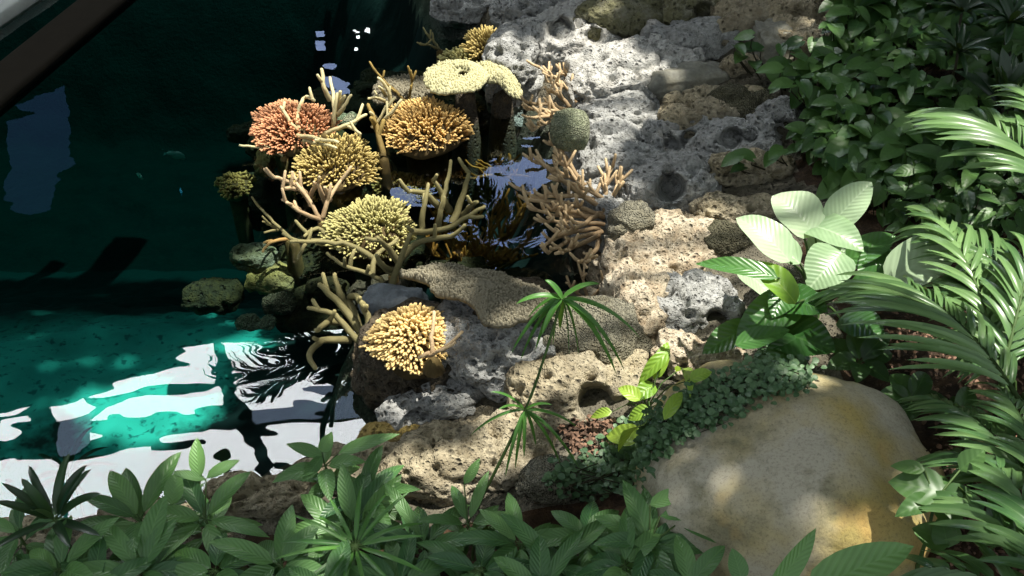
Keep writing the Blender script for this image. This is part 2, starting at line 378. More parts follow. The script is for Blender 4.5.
# ------------------------------------------------------------------ far side of the glasshouse, seen in the water
WY = 12.0
M_wallf = flat_mat('dark facade', (20, 22, 20), .95, .05)
def slab(name, x0, x1, y0, y1, z0, z1, mat):
    mb = MB(); mb.add([(x0, y0, z0), (x1, y0, z0), (x1, y1, z0), (x0, y1, z0), (x0, y0, z1), (x1, y0, z1), (x1, y1, z1), (x0, y1, z1)],
                      [(0, 3, 2, 1), (4, 5, 6, 7), (0, 1, 5, 4), (1, 2, 6, 5), (2, 3, 7, 6), (3, 0, 4, 7)])
    o = mb.build(name, mat, smooth=False); o['kind'] = 'structure'; return o
slab('wall_far', -14, 14, WY+.1, WY+.4, -1, 17, M_wallf)
slab('wall_left', -8.2, -8, 0, WY+.2, -1, 9, M_wallf)
G_white = glow_mat('bright sky through glazing', (.93, .97, 1, 1), 18)
G_band = glow_mat('sky through frosted glazing', (.45, .6, .85, 1), 3.2)
G_blue = glow_mat('blue sky through glazing', (.12, .27, .62, 1), .55)
G_lav = glow_mat('hazy sky through glazing', (.42, .56, .95, 1), 5.0)
PANES = [(G_white, [(82, 397), (112, 382), (150, 370), (212, 357), (214, 374), (150, 386), (100, 400)]),
         (G_white, [(98, 432), (104, 418), (150, 400), (218, 382), (226, 396), (226, 410), (170, 420), (92, 440)]),
         (G_white, [(48, 404), (74, 398), (92, 418), (88, 424), (58, 436)]),
         (G_band, [(60, 440), (92, 426), (92, 446), (64, 452)]),
         (G_white, [(-4, 428), (26, 416), (30, 430), (5, 440), (-4, 440)]),
         (G_white, [(-30, 416), (10, 404), (26, 402), (14, 410), (-30, 424)]),
         (G_white, [(66, 476), (120, 456), (200, 447), (238, 438), (258, 470), (262, 520), (66, 530)]),
         (G_white, [(-60, 482), (16, 462), (20, 470), (52, 462), (60, 478), (60, 530), (-60, 530)]),
         (G_white, [(222, 352), (250, 346), (300, 336), (352, 331), (372, 360), (300, 370), (232, 380)]),
         (G_white, [(235, 390), (300, 378), (392, 370), (398, 394), (300, 407), (252, 415)]),
         (G_band, [(252, 418), (300, 410), (400, 398), (400, 409), (330, 416), (258, 430)]),
         (G_white, [(262, 440), (290, 433), (330, 424), (410, 414), (410, 440), (400, 500), (282, 500), (270, 470)]),
         (G_blue, [(8, 118), (62, 92), (70, 150), (52, 200), (30, 222), (4, 200), (10, 160)]),
         (G_lav, [(425, 168), (480, 150), (552, 158), (552, 210), (545, 262), (500, 270), (460, 230), (425, 215)]),
         (G_lav, [(390, 190), (424, 172), (424, 216), (392, 218)]),
         (G_lav, [(316, 78), (330, 70), (338, 84), (350, 98), (330, 96)]),
         (G_lav, [(314, 35), (322, 33), (323, 42), (315, 43)]),
         (G_white, [(352, 32), (355, 31), (355, 35), (352, 35)]), (G_white, [(366, 29), (370, 31), (369, 35), (365, 34)]), (G_white, [(355, 38), (359, 38), (358, 41), (355, 41)])]
for i, (g, pts) in enumerate(PANES):
    mb = MB(); q = [mirror(x, y, WY) for x, y in pts]; n = len(q)
    mb.add([(p.x, WY+.02, p.z) for p in q]+[(p.x, WY+.12, p.z) for p in q], [tuple(range(n)), tuple(range(2*n-1, n-1, -1))]+[(k, (k+1) % n, n+(k+1) % n, n+k) for k in range(n)])
    o = mb.build('window_%d' % (i+1), g, smooth=False); o['kind'] = 'structure'

# ------------------------------------------------------------------ rocks
import bmesh
_ico = {}
def ico(sub):
    if sub not in _ico:
        bm = bmesh.new(); bmesh.ops.create_icosphere(bm, subdivisions=sub, radius=1); bm.verts.ensure_lookup_table()
        _ico[sub] = (np.array([v.co[:] for v in bm.verts]), [tuple(v.index for v in f.verts) for f in bm.faces]); bm.free()
    return _ico[sub]
def rock_verts(ax, ay, az, seed, rough, pits, sub, holes=(), boxy=.0, pitsize=.07, lump=.22):
    V, F = ico(sub)
    P = V.copy(); k = 1.0/np.maximum(np.abs(P).max(1), 1e-6); P = P*(1+(k-1)*boxy)[:, None]
    N = V/np.array([ax, ay, az]); N /= np.linalg.norm(N, axis=1)[:, None]
    Q = P*np.array([ax, ay, az]); o = seed*3.17
    s = (ax*ay*az)**(1/3)
    Q = Q+N*(s*lump*fbm(V*1.3+o, 2, seed))[:, None]
    Q = Q+N*(rough*(fbm(Q*7+o, 4, seed+5)))[:, None]
    Q = Q-N*(rough*.55*np.abs(fbm(Q*np.array([17, 17, 26])+o, 3, seed+7)))[:, None]
    r = 1-np.abs(vnoise(Q*4.5+o, seed+9)); Q = Q-N*(rough*1.2*np.clip(r-.86, 0, 1)*6)[:, None]
    if pits > 0:
        d, ra = worley(Q/pitsize+o, seed+20, .55); dp = np.clip(1-d/(.25+.45*ra), 0, 1)
        Q = Q-N*(pits*ss(dp)*pitsize)[:, None]
        d, ra = worley(Q/(pitsize*.38)+o, seed+30, .6); dp = np.clip(1-d/(.3+.4*ra), 0, 1)
        Q = Q-N*(pits*.8*ss(dp)*pitsize*.38)[:, None]
    return Q, N, F
def rock(name, label, px, py, a, b, rot, mat, seed, h=.8, rough=.02, pits=1.0, sub=6, zc=None, off=0.0, holes=(), boxy=.3, cat='rock', group=None, pitsize=.075, lump=.13):
    c = W(px, py, zc) if zc is not None else hit(px, py, off)
    if name != 'boulder': a, b = a*1.08, b*1.08
    m = mpp(c); A = a*m
    th = math.asin(min(1, (CAM_H-c.z)/c.length if c.length else .6)); th = math.atan2(CAM_H-c.z, c.y)
    D = b*m/math.sqrt(math.sin(th)**2+(h*math.cos(th))**2); Hh = D*h
    Q, N, F = rock_verts(A, D, Hh, seed, rough, pits, sub, boxy=boxy, pitsize=pitsize, lump=lump)
    r = math.radians(-rot); R = np.array([[math.cos(r), -math.sin(r), 0], [math.sin(r), math.cos(r), 0], [0, 0, 1]])
    Q = Q@R.T
    for hx, hy, hr in holes:                             # larger hollows, pushed in where the rock shows them
        d = ray(hx, hy); o_ = np.array([0, 0, CAM_H])-np.array(c); dv = np.array(d)/d.length
        rel = Q-o_; tt = rel@dv; perp = rel-tt[:, None]*dv; di = np.linalg.norm(perp, axis=1)
        front = tt < (np.linalg.norm(-o_)+.02)
        f = ss(np.clip(1-di/(hr*1.25*m), 0, 1)*2.2)*front
        Q = Q+dv[None, :]*(f*hr*m*2.8)[:, None]
    me = bpy.data.meshes.new(name); me.from_pydata(Q.tolist(), [], F); me.polygons.foreach_set('use_smooth', [True]*len(F)); me.materials.append(mat)
    ob = bpy.data.objects.new(name, me); C.objects.link(ob); ob.location = c
    return tag(ob, label, cat, group)
g_ = 'limestone rocks of the pool bank'
ROCKS = [
 (470, 8, 36, 16, 0, M_grey, 'small grey rock touching the top edge of the view above the dark pool', {}),
 (548, 14, 56, 26, -8, M_grey, 'grey rough rock at the top of the bank, left of the mossy slab', {}),
 (520, 78, 30, 50, 10, M_grey, 'tall shaded grey rock face beside the round plate coral', dict(h=.9)),
 (568, 50, 50, 38, -15, M_pale, 'sunlit white limestone rock with two dark hollows', dict(holes=((560, 30, 12), (594, 36, 8)), rough=.03)),
 (632, 86, 74, 40, -28, M_pale, 'pale rock with a sunlit white left edge, below the white hollowed rock', dict(rough=.03)),
 (640, 20, 62, 26, 4, M_moss, 'mossy olive slab at the top of the bank', dict(pits=.3)),
 (702, 14, 40, 26, 0, M_moss, 'mossy rock with a curved dark hollow at the top edge', dict(holes=((704, 12, 9),))),
 (690, 46, 50, 26, -12, M_grey, 'grey porous rock in the middle of the upper bank', {}),
 (748, 22, 42, 24, -12, M_tan, 'angular tan grey rock near the top, split by a crack', dict(pits=.2, boxy=.35)),
 (808, 14, 46, 24, 8, M_tan, 'tan pitted rock at the top right of the bank', {}),
 (806, 44, 42, 24, 14, M_tan, 'pitted tan rock with a bright fleck above the pothos leaves', {}),
 (772, 52, 18, 26, 0, M_smooth, 'small smooth wedge shaped stone above the pothos', dict(pits=0, boxy=.5)),
 (758, 66, 36, 13, 0, M_tan, 'flat brown stone just above the first pothos leaves', dict(pits=.2)),
 (688, 84, 42, 20, -12, M_smooth, 'smooth flat grey brown stone, unlike the pitted ones round it', dict(pits=0, rough=.01)),
 (714, 116, 58, 26, -18, M_tan, 'long pitted tan rock leaning down to the left', {}),
 (744, 112, 38, 20, -5, M_brainm, 'olive fossil coral stone with fine honeycomb texture', dict(pits=.0)),
 (624, 124, 46, 32, -20, M_grey, 'grey furrowed rock beside the green round fossil', {}),
 (690, 142, 50, 28, 0, M_grey, 'grey rock with two round holes side by side', dict(holes=((690, 140, 9), (672, 146, 8)))),
 (735, 152, 42, 24, 0, M_grey, 'dark grey rock with a wide cavity under the fossil stone', dict(holes=((732, 138, 10), (750, 136, 7)))),
 (798, 120, 56, 20, -18, M_grey, 'long grey rock with shadowed slots beside the pothos leaves', dict(holes=((806, 112, 9), (784, 128, 8)))),
 (618, 166, 54, 38, -15, M_grey, 'large pitted grey rock behind the tan branching coral', {}),
 (672, 192, 52, 36, 0, M_grey, 'grey porous rock with one big dark hole', dict(holes=((671, 188, 13),))),
 (750, 172, 46, 20, -8, M_tan, 'brown grey rock under the lowest pothos sprig', {}),
 (612, 225, 42, 42, -30, M_grey, 'shaded grey rock face going down to the water beside the branching coral', dict(h=.9)),
 (742, 214, 48, 17, 4, M_tan, 'tan rock ledge left of the peace lily', {}),
 (662, 266, 70, 44, -34, M_cream, 'big sunlit cream rock with rusty crumbs, running down to the water', dict(rough=.03)),
 (725, 244, 30, 20, -8, M_brainm, 'dark round fossil coral stone left of the peace lily', dict(pits=.3)),
 (688, 312, 50, 36, -10, M_grey, 'grey porous rock with a slot, below the cream rock', dict(holes=((716, 318, 8),))),
 (636, 322, 40, 52, 8, M_cream, 'ochre and white rock with a shadowed undercut', dict(holes=((676, 325, 10), (619, 341, 9)), rough=.03)),
 (702, 360, 44, 26, 0, M_cream, 'sunlit cream rock under the dark lily leaf', dict(rough=.03)),
 (588, 340, 54, 40, 8, M_brain, 'large domed fossil coral boulder with honeycomb texture', dict(pits=0, off=.07, rough=.012)),
 (500, 346, 70, 44, 10, M_grey, 'grey rock with two slanting holes below the grey plate coral', dict(holes=((523, 347, 10), (547, 367, 11)), off=.10)),
 (582, 392, 76, 34, -4, M_tan, 'tan grey rock with one round dark hole above the leaf litter', dict(holes=((594, 401, 16),), off=.02)),
 (425, 362, 68, 50, 0, M_wet, 'dark wet brown rock carrying the golden coral', dict(h=.8)),
 (455, 402, 76, 22, -14, M_grey, 'long low grey rock ridge at the water corner', {}),
 (394, 438, 34, 12, 0, M_ochre, 'small ochre stone at the water corner', dict(pits=.2, sub=5)),
 (480, 462, 88, 42, -6, M_tan, 'wide tan pitted rock in the foreground behind the leaves', {}),
 (545, 482, 34, 20, 0, M_brain, 'small fossil coral dome in front of the wide tan rock', dict(pits=0, off=.1, sub=5)),
 (350, 474, 54, 26, -6, M_tan, 'tan rock on the near shore below the mirrored frames', {}),
 (262, 496, 60, 22, -6, M_tan, 'low tan rock on the near shore, left of centre', {}),
 (160, 520, 62, 20, -4, M_tan, 'low tan rock on the near shore behind the broad leaves', {}),
 (50, 536, 62, 18, 0, M_tan, 'pale brown rock at the far left of the near shore', {}),
 (394, 302, 32, 16, 0, M_bluerock, 'smooth blue grey stone behind the golden coral', dict(pits=0, zc=.06, sub=5)),
 (632, 226, 24, 18, -10, M_brain, 'small pale fossil coral knob above the cream rock', dict(pits=0, off=.2, sub=5, h=.9)),
 (786, 288, 26, 26, 0, M_brain, 'cream fossil coral stone half hidden by the peace lily', dict(pits=0, off=.06, sub=5)),
 (570, 130, 19, 19, 0, M_braing, 'round green fossil coral ball at the water side', dict(pits=0, zc=.36, rough=.006, lump=.03, sub=5, h=.9)),
 (940, 90, 24, 13, 0, M_brainm, 'brown knobbly stone lying among the pothos at the upper right', dict(pits=.2, off=.05, sub=5)),
 (860, 14, 36, 20, 0, M_tan, 'tan stone half covered by the topmost pothos', {}),
]
for i, (px, py, a, b, r, m, lab, kw) in enumerate(ROCKS):
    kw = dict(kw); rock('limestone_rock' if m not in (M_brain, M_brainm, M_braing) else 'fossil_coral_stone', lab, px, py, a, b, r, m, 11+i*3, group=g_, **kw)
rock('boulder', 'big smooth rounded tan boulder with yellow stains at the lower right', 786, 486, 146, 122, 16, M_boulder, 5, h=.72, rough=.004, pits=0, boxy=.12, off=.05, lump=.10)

# ------------------------------------------------------------------ corals
def finger_coral(label, px, py, a, b, z, mat, n, flen, seed, dome=.35, spread=.9, thick=.0075, floor=-.5, group='finger corals on the reef', flat=1.0, lean=(-.1, -.25)):
    n = int(n*1.9); thick *= .74; flen *= .95
    rg = random.Random(seed); c = W(px, py, z); m = mpp(c); A = a*m; th = math.atan2(CAM_H-c.z, c.y); D = b*m/math.sin(th)*flat
    hd = dome*min(A, D); root = empty('finger_coral', (c.x, c.y, z-hd-.06), label, 'coral', group)
    mb = MB(); k = 0; ga = PI*(3-math.sqrt(5))
    for i in range(n):
        r = math.sqrt((i+.5)/n)*1.0; an = i*ga+rg.uniform(-.25, .25); u, v = r*math.cos(an), r*math.sin(an)
        edge = 1+.12*math.sin(an*3+seed)+.07*math.sin(an*7+seed*2)
        p = Vector((u*A*edge*.9, v*D*edge*.9, hd*(1-r*r)-hd)) + Vector((c.x, c.y, z))
        d = Vector((u*spread+lean[0]+rg.uniform(-.18, .18), v*spread+lean[1]+rg.uniform(-.18, .18), 1.05-r*spread*.55)).normalized()
        L = flen*m*rg.uniform(.7, 1.15); t = thick*rg.uniform(.85, 1.2)
        q = [p-d*.02, p+d*L*.4, p+d*L*.75+Vector((0, 0, L*.05)), p+d*L]
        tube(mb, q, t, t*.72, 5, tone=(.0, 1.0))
        if rg.random() < .35:
            e = (d+Vector((rg.uniform(-.8, .8), rg.uniform(-.8, .8), .3))).normalized(); tube(mb, [p+d*L*.45, p+d*L*.45+e*L*.25, p+d*L*.5+e*L*.45], t*.8, t*.6, 5, tone=(.4, 1.0))
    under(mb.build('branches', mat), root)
    Q, N, F = rock_verts(A*.92, D*.92, hd*.7+.03, seed, .01, .2, 4, lump=.1)
    mb = MB(); mb.add((Q+np.array([c.x, c.y, z-hd-.01])).tolist(), F, tone=.05)
    # stalk down to the reef
    tube(mb, [(c.x, c.y, floor), (c.x, c.y, (floor+z)/2), (c.x, c.y, z-hd*.6)], min(A, D)*.45, min(A, D)*.55, 12, tone=(0, .1), round_tip=False)
    under(mb.build('base', CORAL['brown']), root)
    return root
finger_coral('orange pink finger coral, topmost on the left of the reef', 290, 118, 41, 22, .12, CORAL['orange'], 330, 11, 1)
finger_coral('amber finger coral table below the round plate coral', 425, 118, 42, 23, .14, CORAL['amber'], 330, 12, 2)
finger_coral('yellow finger coral behind the branching coral in mid reef', 336, 155, 42, 24, .08, CORAL['yellow'], 300, 12, 3, lean=(.1, -.25))
finger_coral('olive green finger coral in the centre of the reef', 370, 220, 46, 28, .08, CORAL['olive'], 360, 12, 4)
finger_coral('bright golden domed finger coral on the dark wet rock', 411, 322, 40, 26, .36, CORAL['gold'], 420, 12, 5, dome=.75, spread=1.5, floor=.05, thick=.0085)
finger_coral('dim brown knobbed coral under water at the left of the reef', 235, 182, 18, 12, -.12, CORAL['brown'], 80, 6, 6, thick=.012)
finger_coral('dim brown coral under water right of the yellow finger coral', 402, 184, 30, 15, -.12, CORAL['brown'], 130, 7, 7, thick=.01)
finger_coral('yellow green tuft coral against the grey rock at the top', 487, 42, 20, 12, .16, CORAL['yellow'], 70, 12, 8, thick=.009)
finger_coral('mustard coral tuft just above the round plate coral', 462, 58, 24, 8, .1, CORAL['olive'], 70, 9, 9, thick=.01)

def plate_coral(label, pts, z, mat, seed, dome=.05, thick=.03, ctr=None, hole=0.0, tilt=(0, 0), knobs=900, stalk=True, floor=-.5, ksize=.006):
    rg = random.Random(seed); q = [W(x, y, z) for x, y in pts]; n0 = len(q)
    c = Vector((sum(p.x for p in q)/n0, sum(p.y for p in q)/n0, z)) if ctr is None else W(ctr[0], ctr[1], z)
    m = 72; ol = []
    for k in range(m):                                    # smooth closed outline with a frilled edge
        f = k/m*n0; i = int(f); t = f-i; p0, p1, p2, p3 = (q[(i+j) % n0] for j in (-1, 0, 1, 2))
        p = .5*((2*p1)+(p2-p0)*t+(2*p0-5*p1+4*p2-p3)*t*t+(-p0+3*p1-3*p2+p3)*t**3)
        ol.append(p+(p-c)*(.03*math.sin(k*2.1+seed)+.03*rg.uniform(-1, 1)))
    R = 12; V = []; F = []; T = []
    def zf(p, s): return z+dome*(1-s*s)+tilt[0]*(p.x-c.x)+tilt[1]*(p.y-c.y)+.012*math.sin(p.x*23+seed)*math.sin(p.y*19)
    s0 = hole if hole else .02
    for lay in (0, 1):
        for r in range(R+1):
            s = s0+(1-s0)*r/R
            for k in range(m):
                p = c+(ol[k]-c)*s; zz = zf(p, s)-(thick*(1.15-s*.75) if lay else 0)-(0.02*(1-r/2) if (hole and r < 2 and not lay) else 0); V.append((p.x, p.y, zz)); T.append(.35+.5*rg.random())
    o = (R+1)*m
    for r in range(R):
        for k in range(m):
            a, b = r*m+k, r*m+(k+1) % m; F.append((a, b, b+m, a+m)); F.append((o+a+m, o+b+m, o+b, o+a))
    for k in range(m):
        k2 = (k+1) % m; F.append((R*m+k, R*m+k2, o+R*m+k2, o+R*m+k))
        F.append((k2, k, o+k, o+k2))
    mb = MB(); mb.add(V, F, tone=T)
    for i in range(knobs):
        k = rg.randrange(m); s = math.sqrt(rg.uniform(s0*s0+.02, 1)); p = c+(ol[k].lerp(ol[(k+1) % m], rg.random())-c)*s
        p.z = zf(p, s)-.002; r_ = ksize*rg.uniform(.7, 1.3)
        tube(mb, [p, p+Vector((rg.uniform(-.2, .2)*r_, rg.uniform(-.2, .2)*r_, r_*1.6))], r_, r_*.6, 5, tone=(.3, 1.0))
    root = empty('plate_coral', (c.x, c.y, z-.1), label, 'coral', 'plate corals')
    under(mb.build('plate', mat), root)
    mb = MB(); tube(mb, [(c.x, c.y, floor), (c.x, c.y, (z+floor)/2), (c.x, c.y, z-.09)], .10, .05, 14, tone=(0, .2))
    under(mb.build('stalk', M_wet), root)
    return root
plate_coral('round pale yellow plate coral with a hole in the middle', [(424, 76), (430, 64), (450, 57), (474, 60), (488, 70), (486, 84), (474, 93), (450, 97), (430, 92)], .24, CORAL['plate'], 1, hole=.17, knobs=1400, tilt=(0, -.12), ctr=(465, 79))
plate_coral('pale yellow fan coral overlapping the round plate from the right', [(478, 66), (496, 64), (512, 74), (522, 88), (520, 97), (508, 92), (498, 84), (484, 84)], .19, CORAL['plate'], 2, knobs=700, tilt=(-.2, -.1))
plate_coral('dim grey plate coral half under water behind the amber coral', [(372, 92), (384, 80), (412, 76), (432, 84), (430, 96), (400, 100), (378, 102)], .05, CORAL['gplate'], 3, knobs=500)
plate_coral('wide grey brown fan shaped plate coral above the golden coral', [(398, 268), (416, 262), (452, 263), (492, 271), (524, 282), (548, 296), (562, 312), (536, 318), (508, 328), (484, 322), (474, 306), (458, 296), (436, 290), (426, 279)], .44, CORAL['gplate'], 4, knobs=2600, thick=.04, floor=.0, tilt=(.05, -.05), ctr=(486, 294), ksize=.0055)

def curve(pts, k=4):
    q = [Vector(p) for p in pts]; out = []
    if len(q) == 2: return [q[0], q[0].lerp(q[1], .5)+Vector((0, 0, .006)), q[1]]
    for i in range(len(q)-1):
        p0, p1, p2, p3 = q[max(i-1, 0)], q[i], q[i+1], q[min(i+2, len(q)-1)]
        for j in range(k):
            t = j/k; out.append(.5*((2*p1)+(p2-p0)*t+(2*p0-5*p1+4*p2-p3)*t*t+(-p0+3*p1-3*p2+p3)*t**3))
    return out+[q[-1]]
def branch_coral(label, lines, z0, dz, mat, r0=.016, r1=.008, seed=0, twigs=.5, floor=None, group='branching corals'):
    """lines: branches drawn from root to tip; every branch rises from z0 by dz"""
    rg = random.Random(seed); mb = MB(); base = W(*lines[0][0][:2], z0)
    root = empty('branching_coral', (base.x, base.y, z0), label, 'coral', group)
    k0 = 1.2
    for ln in lines:
        n = len(ln); P = []
        for i, p in enumerate(ln):
            z = p[2] if len(p) > 2 else z0+dz*(i/(n-1))+rg.uniform(-.01, .01); P.append(W(p[0], p[1], z))
        q = curve(P); jr = rg.uniform(.7, .95)
        q = [p+Vector((rg.uniform(-1, 1), rg.uniform(-1, 1), rg.uniform(-1, 1)))*.0035 for p in q]
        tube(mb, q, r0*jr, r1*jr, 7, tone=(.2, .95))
        for t in range(int(len(q)*twigs)):
            i = rg.randrange(len(q)//3, len(q)); p = q[i]; tg = (q[-1]-q[0]).normalized()
            d = (tg*.7+Vector((rg.uniform(-1, 1), rg.uniform(-1, 1), rg.uniform(0, 1)))).normalized(); L = rg.uniform(.03, .08)
            tube(mb, [p, p+d*L*.5, p+d*L+Vector((0, 0, .01))], r1*1.05, r1*.75, 6, tone=(.5, 1.0))
    under(mb.build('branches', mat), root)
    mb = MB(); fl = floor if floor is not None else z0-.45
    tube(mb, [(base.x, base.y, fl), (base.x, base.y, (fl+z0)/2), (base.x, base.y, z0-.01)], .04, .022, 9, tone=(0, .2))
    under(mb.build('base', CORAL['brown']), root); return root
branch_coral('pale upright branching coral right of the orange finger coral', [[(331, 130), (335, 111), (330, 77)], [(331, 118), (340, 112), (351, 95)], [(338, 113), (340, 92)], [(337, 110), (344, 97)], [(330, 100), (324, 87), (322, 68)]], .06, .16, CORAL['pale'], .019, .010, 1, .15)
branch_coral('pale hooked branching coral in front of the orange finger coral', [[(300, 131), (297, 118), (304, 98), (314, 101)], [(299, 132), (290, 122), (281, 107)], [(298, 136), (320, 139), (338, 142)], [(304, 141), (322, 144), (336, 147)]], .10, .10, CORAL['pale'], .014, .009, 2, .15)
branch_coral('pale curved coral arms above the yellow finger coral', [[(325, 133), (344, 126), (366, 115)], [(337, 130), (347, 127), (361, 134)], [(372, 128), (382, 116), (386, 106)]], .12, .08, CORAL['pale'], .014, .009, 3, .15)
branch_coral('dark leaning branch coral between the yellow and amber corals', [[(384, 158), (377, 128), (368, 104)], [(378, 130), (371, 118)]], .08, .16, CORAL['brown'], .022, .012, 4, .3)
branch_coral('thin antler coral left of the amber finger coral', [[(380, 126), (388, 116), (402, 100)], [(392, 108), (388, 90), (378, 77)], [(389, 104), (378, 98), (369, 99)], [(378, 122), (370, 112)], [(386, 96), (379, 87)]], .1, .16, CORAL['pale'], .013, .007, 5, .2)
branch_coral('pale coral arm lying flat on the water left of the reef', [[(284, 156), (272, 150), (258, 147), (239, 146)], [(284, 154), (276, 147), (268, 144)], [(286, 154), (280, 146)]], .02, .04, CORAL['pale'], .012, .008, 6, .2)
branch_coral('brown antler coral in the middle of the reef', [[(322, 221), (310, 202), (292, 172)], [(306, 194), (295, 185), (274, 177)], [(312, 206), (300, 190), (283, 188)], [(310, 200), (314, 188), (319, 182)], [(322, 219), (328, 201), (345, 176)], [(326, 204), (318, 185)], [(330, 199), (324, 188)], [(322, 221), (298, 210), (282, 199)], [(300, 210), (286, 203)]], .02, .14, CORAL['tan'], .016, .009, 7, .3)
branch_coral('thin coral twigs over the water at the left of the antler coral', [[(294, 241), (274, 222), (260, 208)], [(280, 228), (270, 225), (262, 221)], [(278, 230), (264, 232)]], .0, .06, CORAL['stag'], .010, .006, 8, .2)
branch_coral('short orange coral twig at the left edge of the reef', [[(289, 239), (271, 242), (263, 251)], [(272, 242), (265, 243)]], .0, .04, CORAL['amber'], .010, .006, 9, .1)
branch_coral('olive sprawling coral arms left of the forked coral', [[(393, 274), (357, 248), (328, 242), (291, 241)], [(326, 240), (307, 242), (298, 260)], [(384, 284), (372, 275), (345, 266), (327, 253)], [(350, 268), (354, 250)], [(372, 274), (376, 256), (398, 240)], [(330, 240), (318, 228), (304, 236)]], .04, .06, CORAL['stag'], .016, .009, 10, .2)
branch_coral('large forked olive coral reaching right over the open water', [[(391, 288), (401, 256), (412, 231)], [(412, 231), (442, 230), (469, 216), (485, 206)], [(400, 260), (418, 242), (451, 236), (465, 226)], [(438, 229), (441, 210), (447, 183), (451, 161)], [(441, 208), (424, 193), (409, 192)], [(452, 222), (462, 198), (469, 173)], [(450, 212), (443, 196), (433, 180)], [(421, 230), (424, 208), (429, 184)], [(398, 262), (388, 248), (378, 238)], [(396, 272), (384, 266), (376, 256)], [(462, 218), (470, 206), (478, 202)]], .08, .18, CORAL['stag'], .020, .010, 11, .15)
branch_coral('olive coral with drooping arms at the near end of the reef', [[(366, 350), (345, 326), (332, 313), (308, 308)], [(364, 336), (342, 306), (319, 284)], [(352, 318), (339, 292), (334, 273)], [(362, 336), (349, 302), (356, 297), (364, 306)], [(350, 340), (322, 341), (309, 356), (316, 368)], [(340, 322), (326, 323), (316, 331)], [(368, 344), (368, 320), (362, 302)]], .12, .14, CORAL['stag'], .022, .011, 12, .12, floor=0)
branch_coral('short brown coral stub in front of the golden coral', [[(433, 358), (432, 336), (434, 312)], [(432, 354), (446, 346), (462, 332)], [(426, 357), (438, 352), (456, 342)], [(430, 352), (420, 358)]], .36, .08, CORAL['tan'], .010, .007, 13, .1, floor=.3)
branch_coral('tan branching coral clump spreading left from the bank above the water', [[(612, 214), (575, 190), (536, 157)], [(590, 186), (560, 172), (532, 160)], [(580, 182), (566, 158), (549, 141)], [(606, 214), (560, 210), (521, 189)], [(604, 218), (570, 204), (526, 200)], [(600, 216), (565, 216), (530, 210)], [(612, 206), (590, 190), (560, 180)], [(606, 204), (606, 186), (612, 166)], [(608, 206), (616, 190), (622, 176)], [(600, 228), (565, 234), (543, 246)], [(602, 232), (570, 240), (549, 252)], [(604, 224), (566, 222), (546, 222)], [(598, 236), (572, 248), (556, 254)], [(600, 202), (576, 196), (548, 196)], [(598, 214), (580, 226), (556, 236)], [(586, 200), (574, 176), (560, 160)], [(600, 240), (590, 258), (578, 262)], [(592, 220), (574, 212), (552, 210)]], .20, .10, CORAL['tan'], .014, .008, 14, 1.1, floor=.0)
branch_coral('tan branching coral clump beside the green fossil ball', [[(578, 100), (560, 82), (540, 68)], [(578, 104), (566, 88), (547, 82)], [(577, 112), (552, 106), (525, 102)], [(577, 114), (556, 111), (528, 110)], [(578, 116), (552, 116), (529, 118)], [(576, 118), (550, 121), (533, 130)], [(578, 98), (568, 78), (560, 72)], [(570, 108), (560, 96), (550, 92)]], .22, .08, CORAL['tan'], .013, .008, 15, .9, floor=.0)
branch_coral('thin brown coral sticks left of the round plate coral', [[(408, 104), (411, 90), (412, 74)], [(408, 104), (392, 88), (376, 72)]], .04, .14, CORAL['brown'], .012, .007, 16, .5)
branch_coral('thin hooked coral twig standing in the dark water above the round plate coral', [[(440, 50), (432, 40), (426, 33)], [(440, 50), (432, 46), (424, 45)]], .04, .10, CORAL['stag'], .010, .006, 26, .4)
branch_coral('brown dead coral sticks at the foot of the cream rock', [[(588, 300), (584, 286), (582, 276)], [(588, 300), (600, 290), (604, 282)], [(588, 300), (574, 290), (566, 282)]], .12, .08, CORAL['tan'], .010, .006, 17, .4, floor=0)
rg = random.Random(5)
tips = [[(475, 286), (470+x*.5+rg.uniform(-8, 8), 262+y*.4), (470+x, 250+y)] for x, y in [(rg.uniform(-38, 62), rg.uniform(-52, 14)) for _ in range(34)]]
branch_coral('rusty brown branching coral under water right of the forked coral', tips, -.34, .24, CORAL['dim'], .014, .007, 18, .8, floor=-.6)
tips = [[(500, 175), (500+x, 165+y)] for x, y in [(rg.uniform(-30, 30), rg.uniform(-14, 16)) for _ in range(12)]]
branch_coral('dim yellow branching coral under water below the amber coral', tips, -.3, .12, CORAL['dim'], .012, .006, 19, .8, floor=-.6)

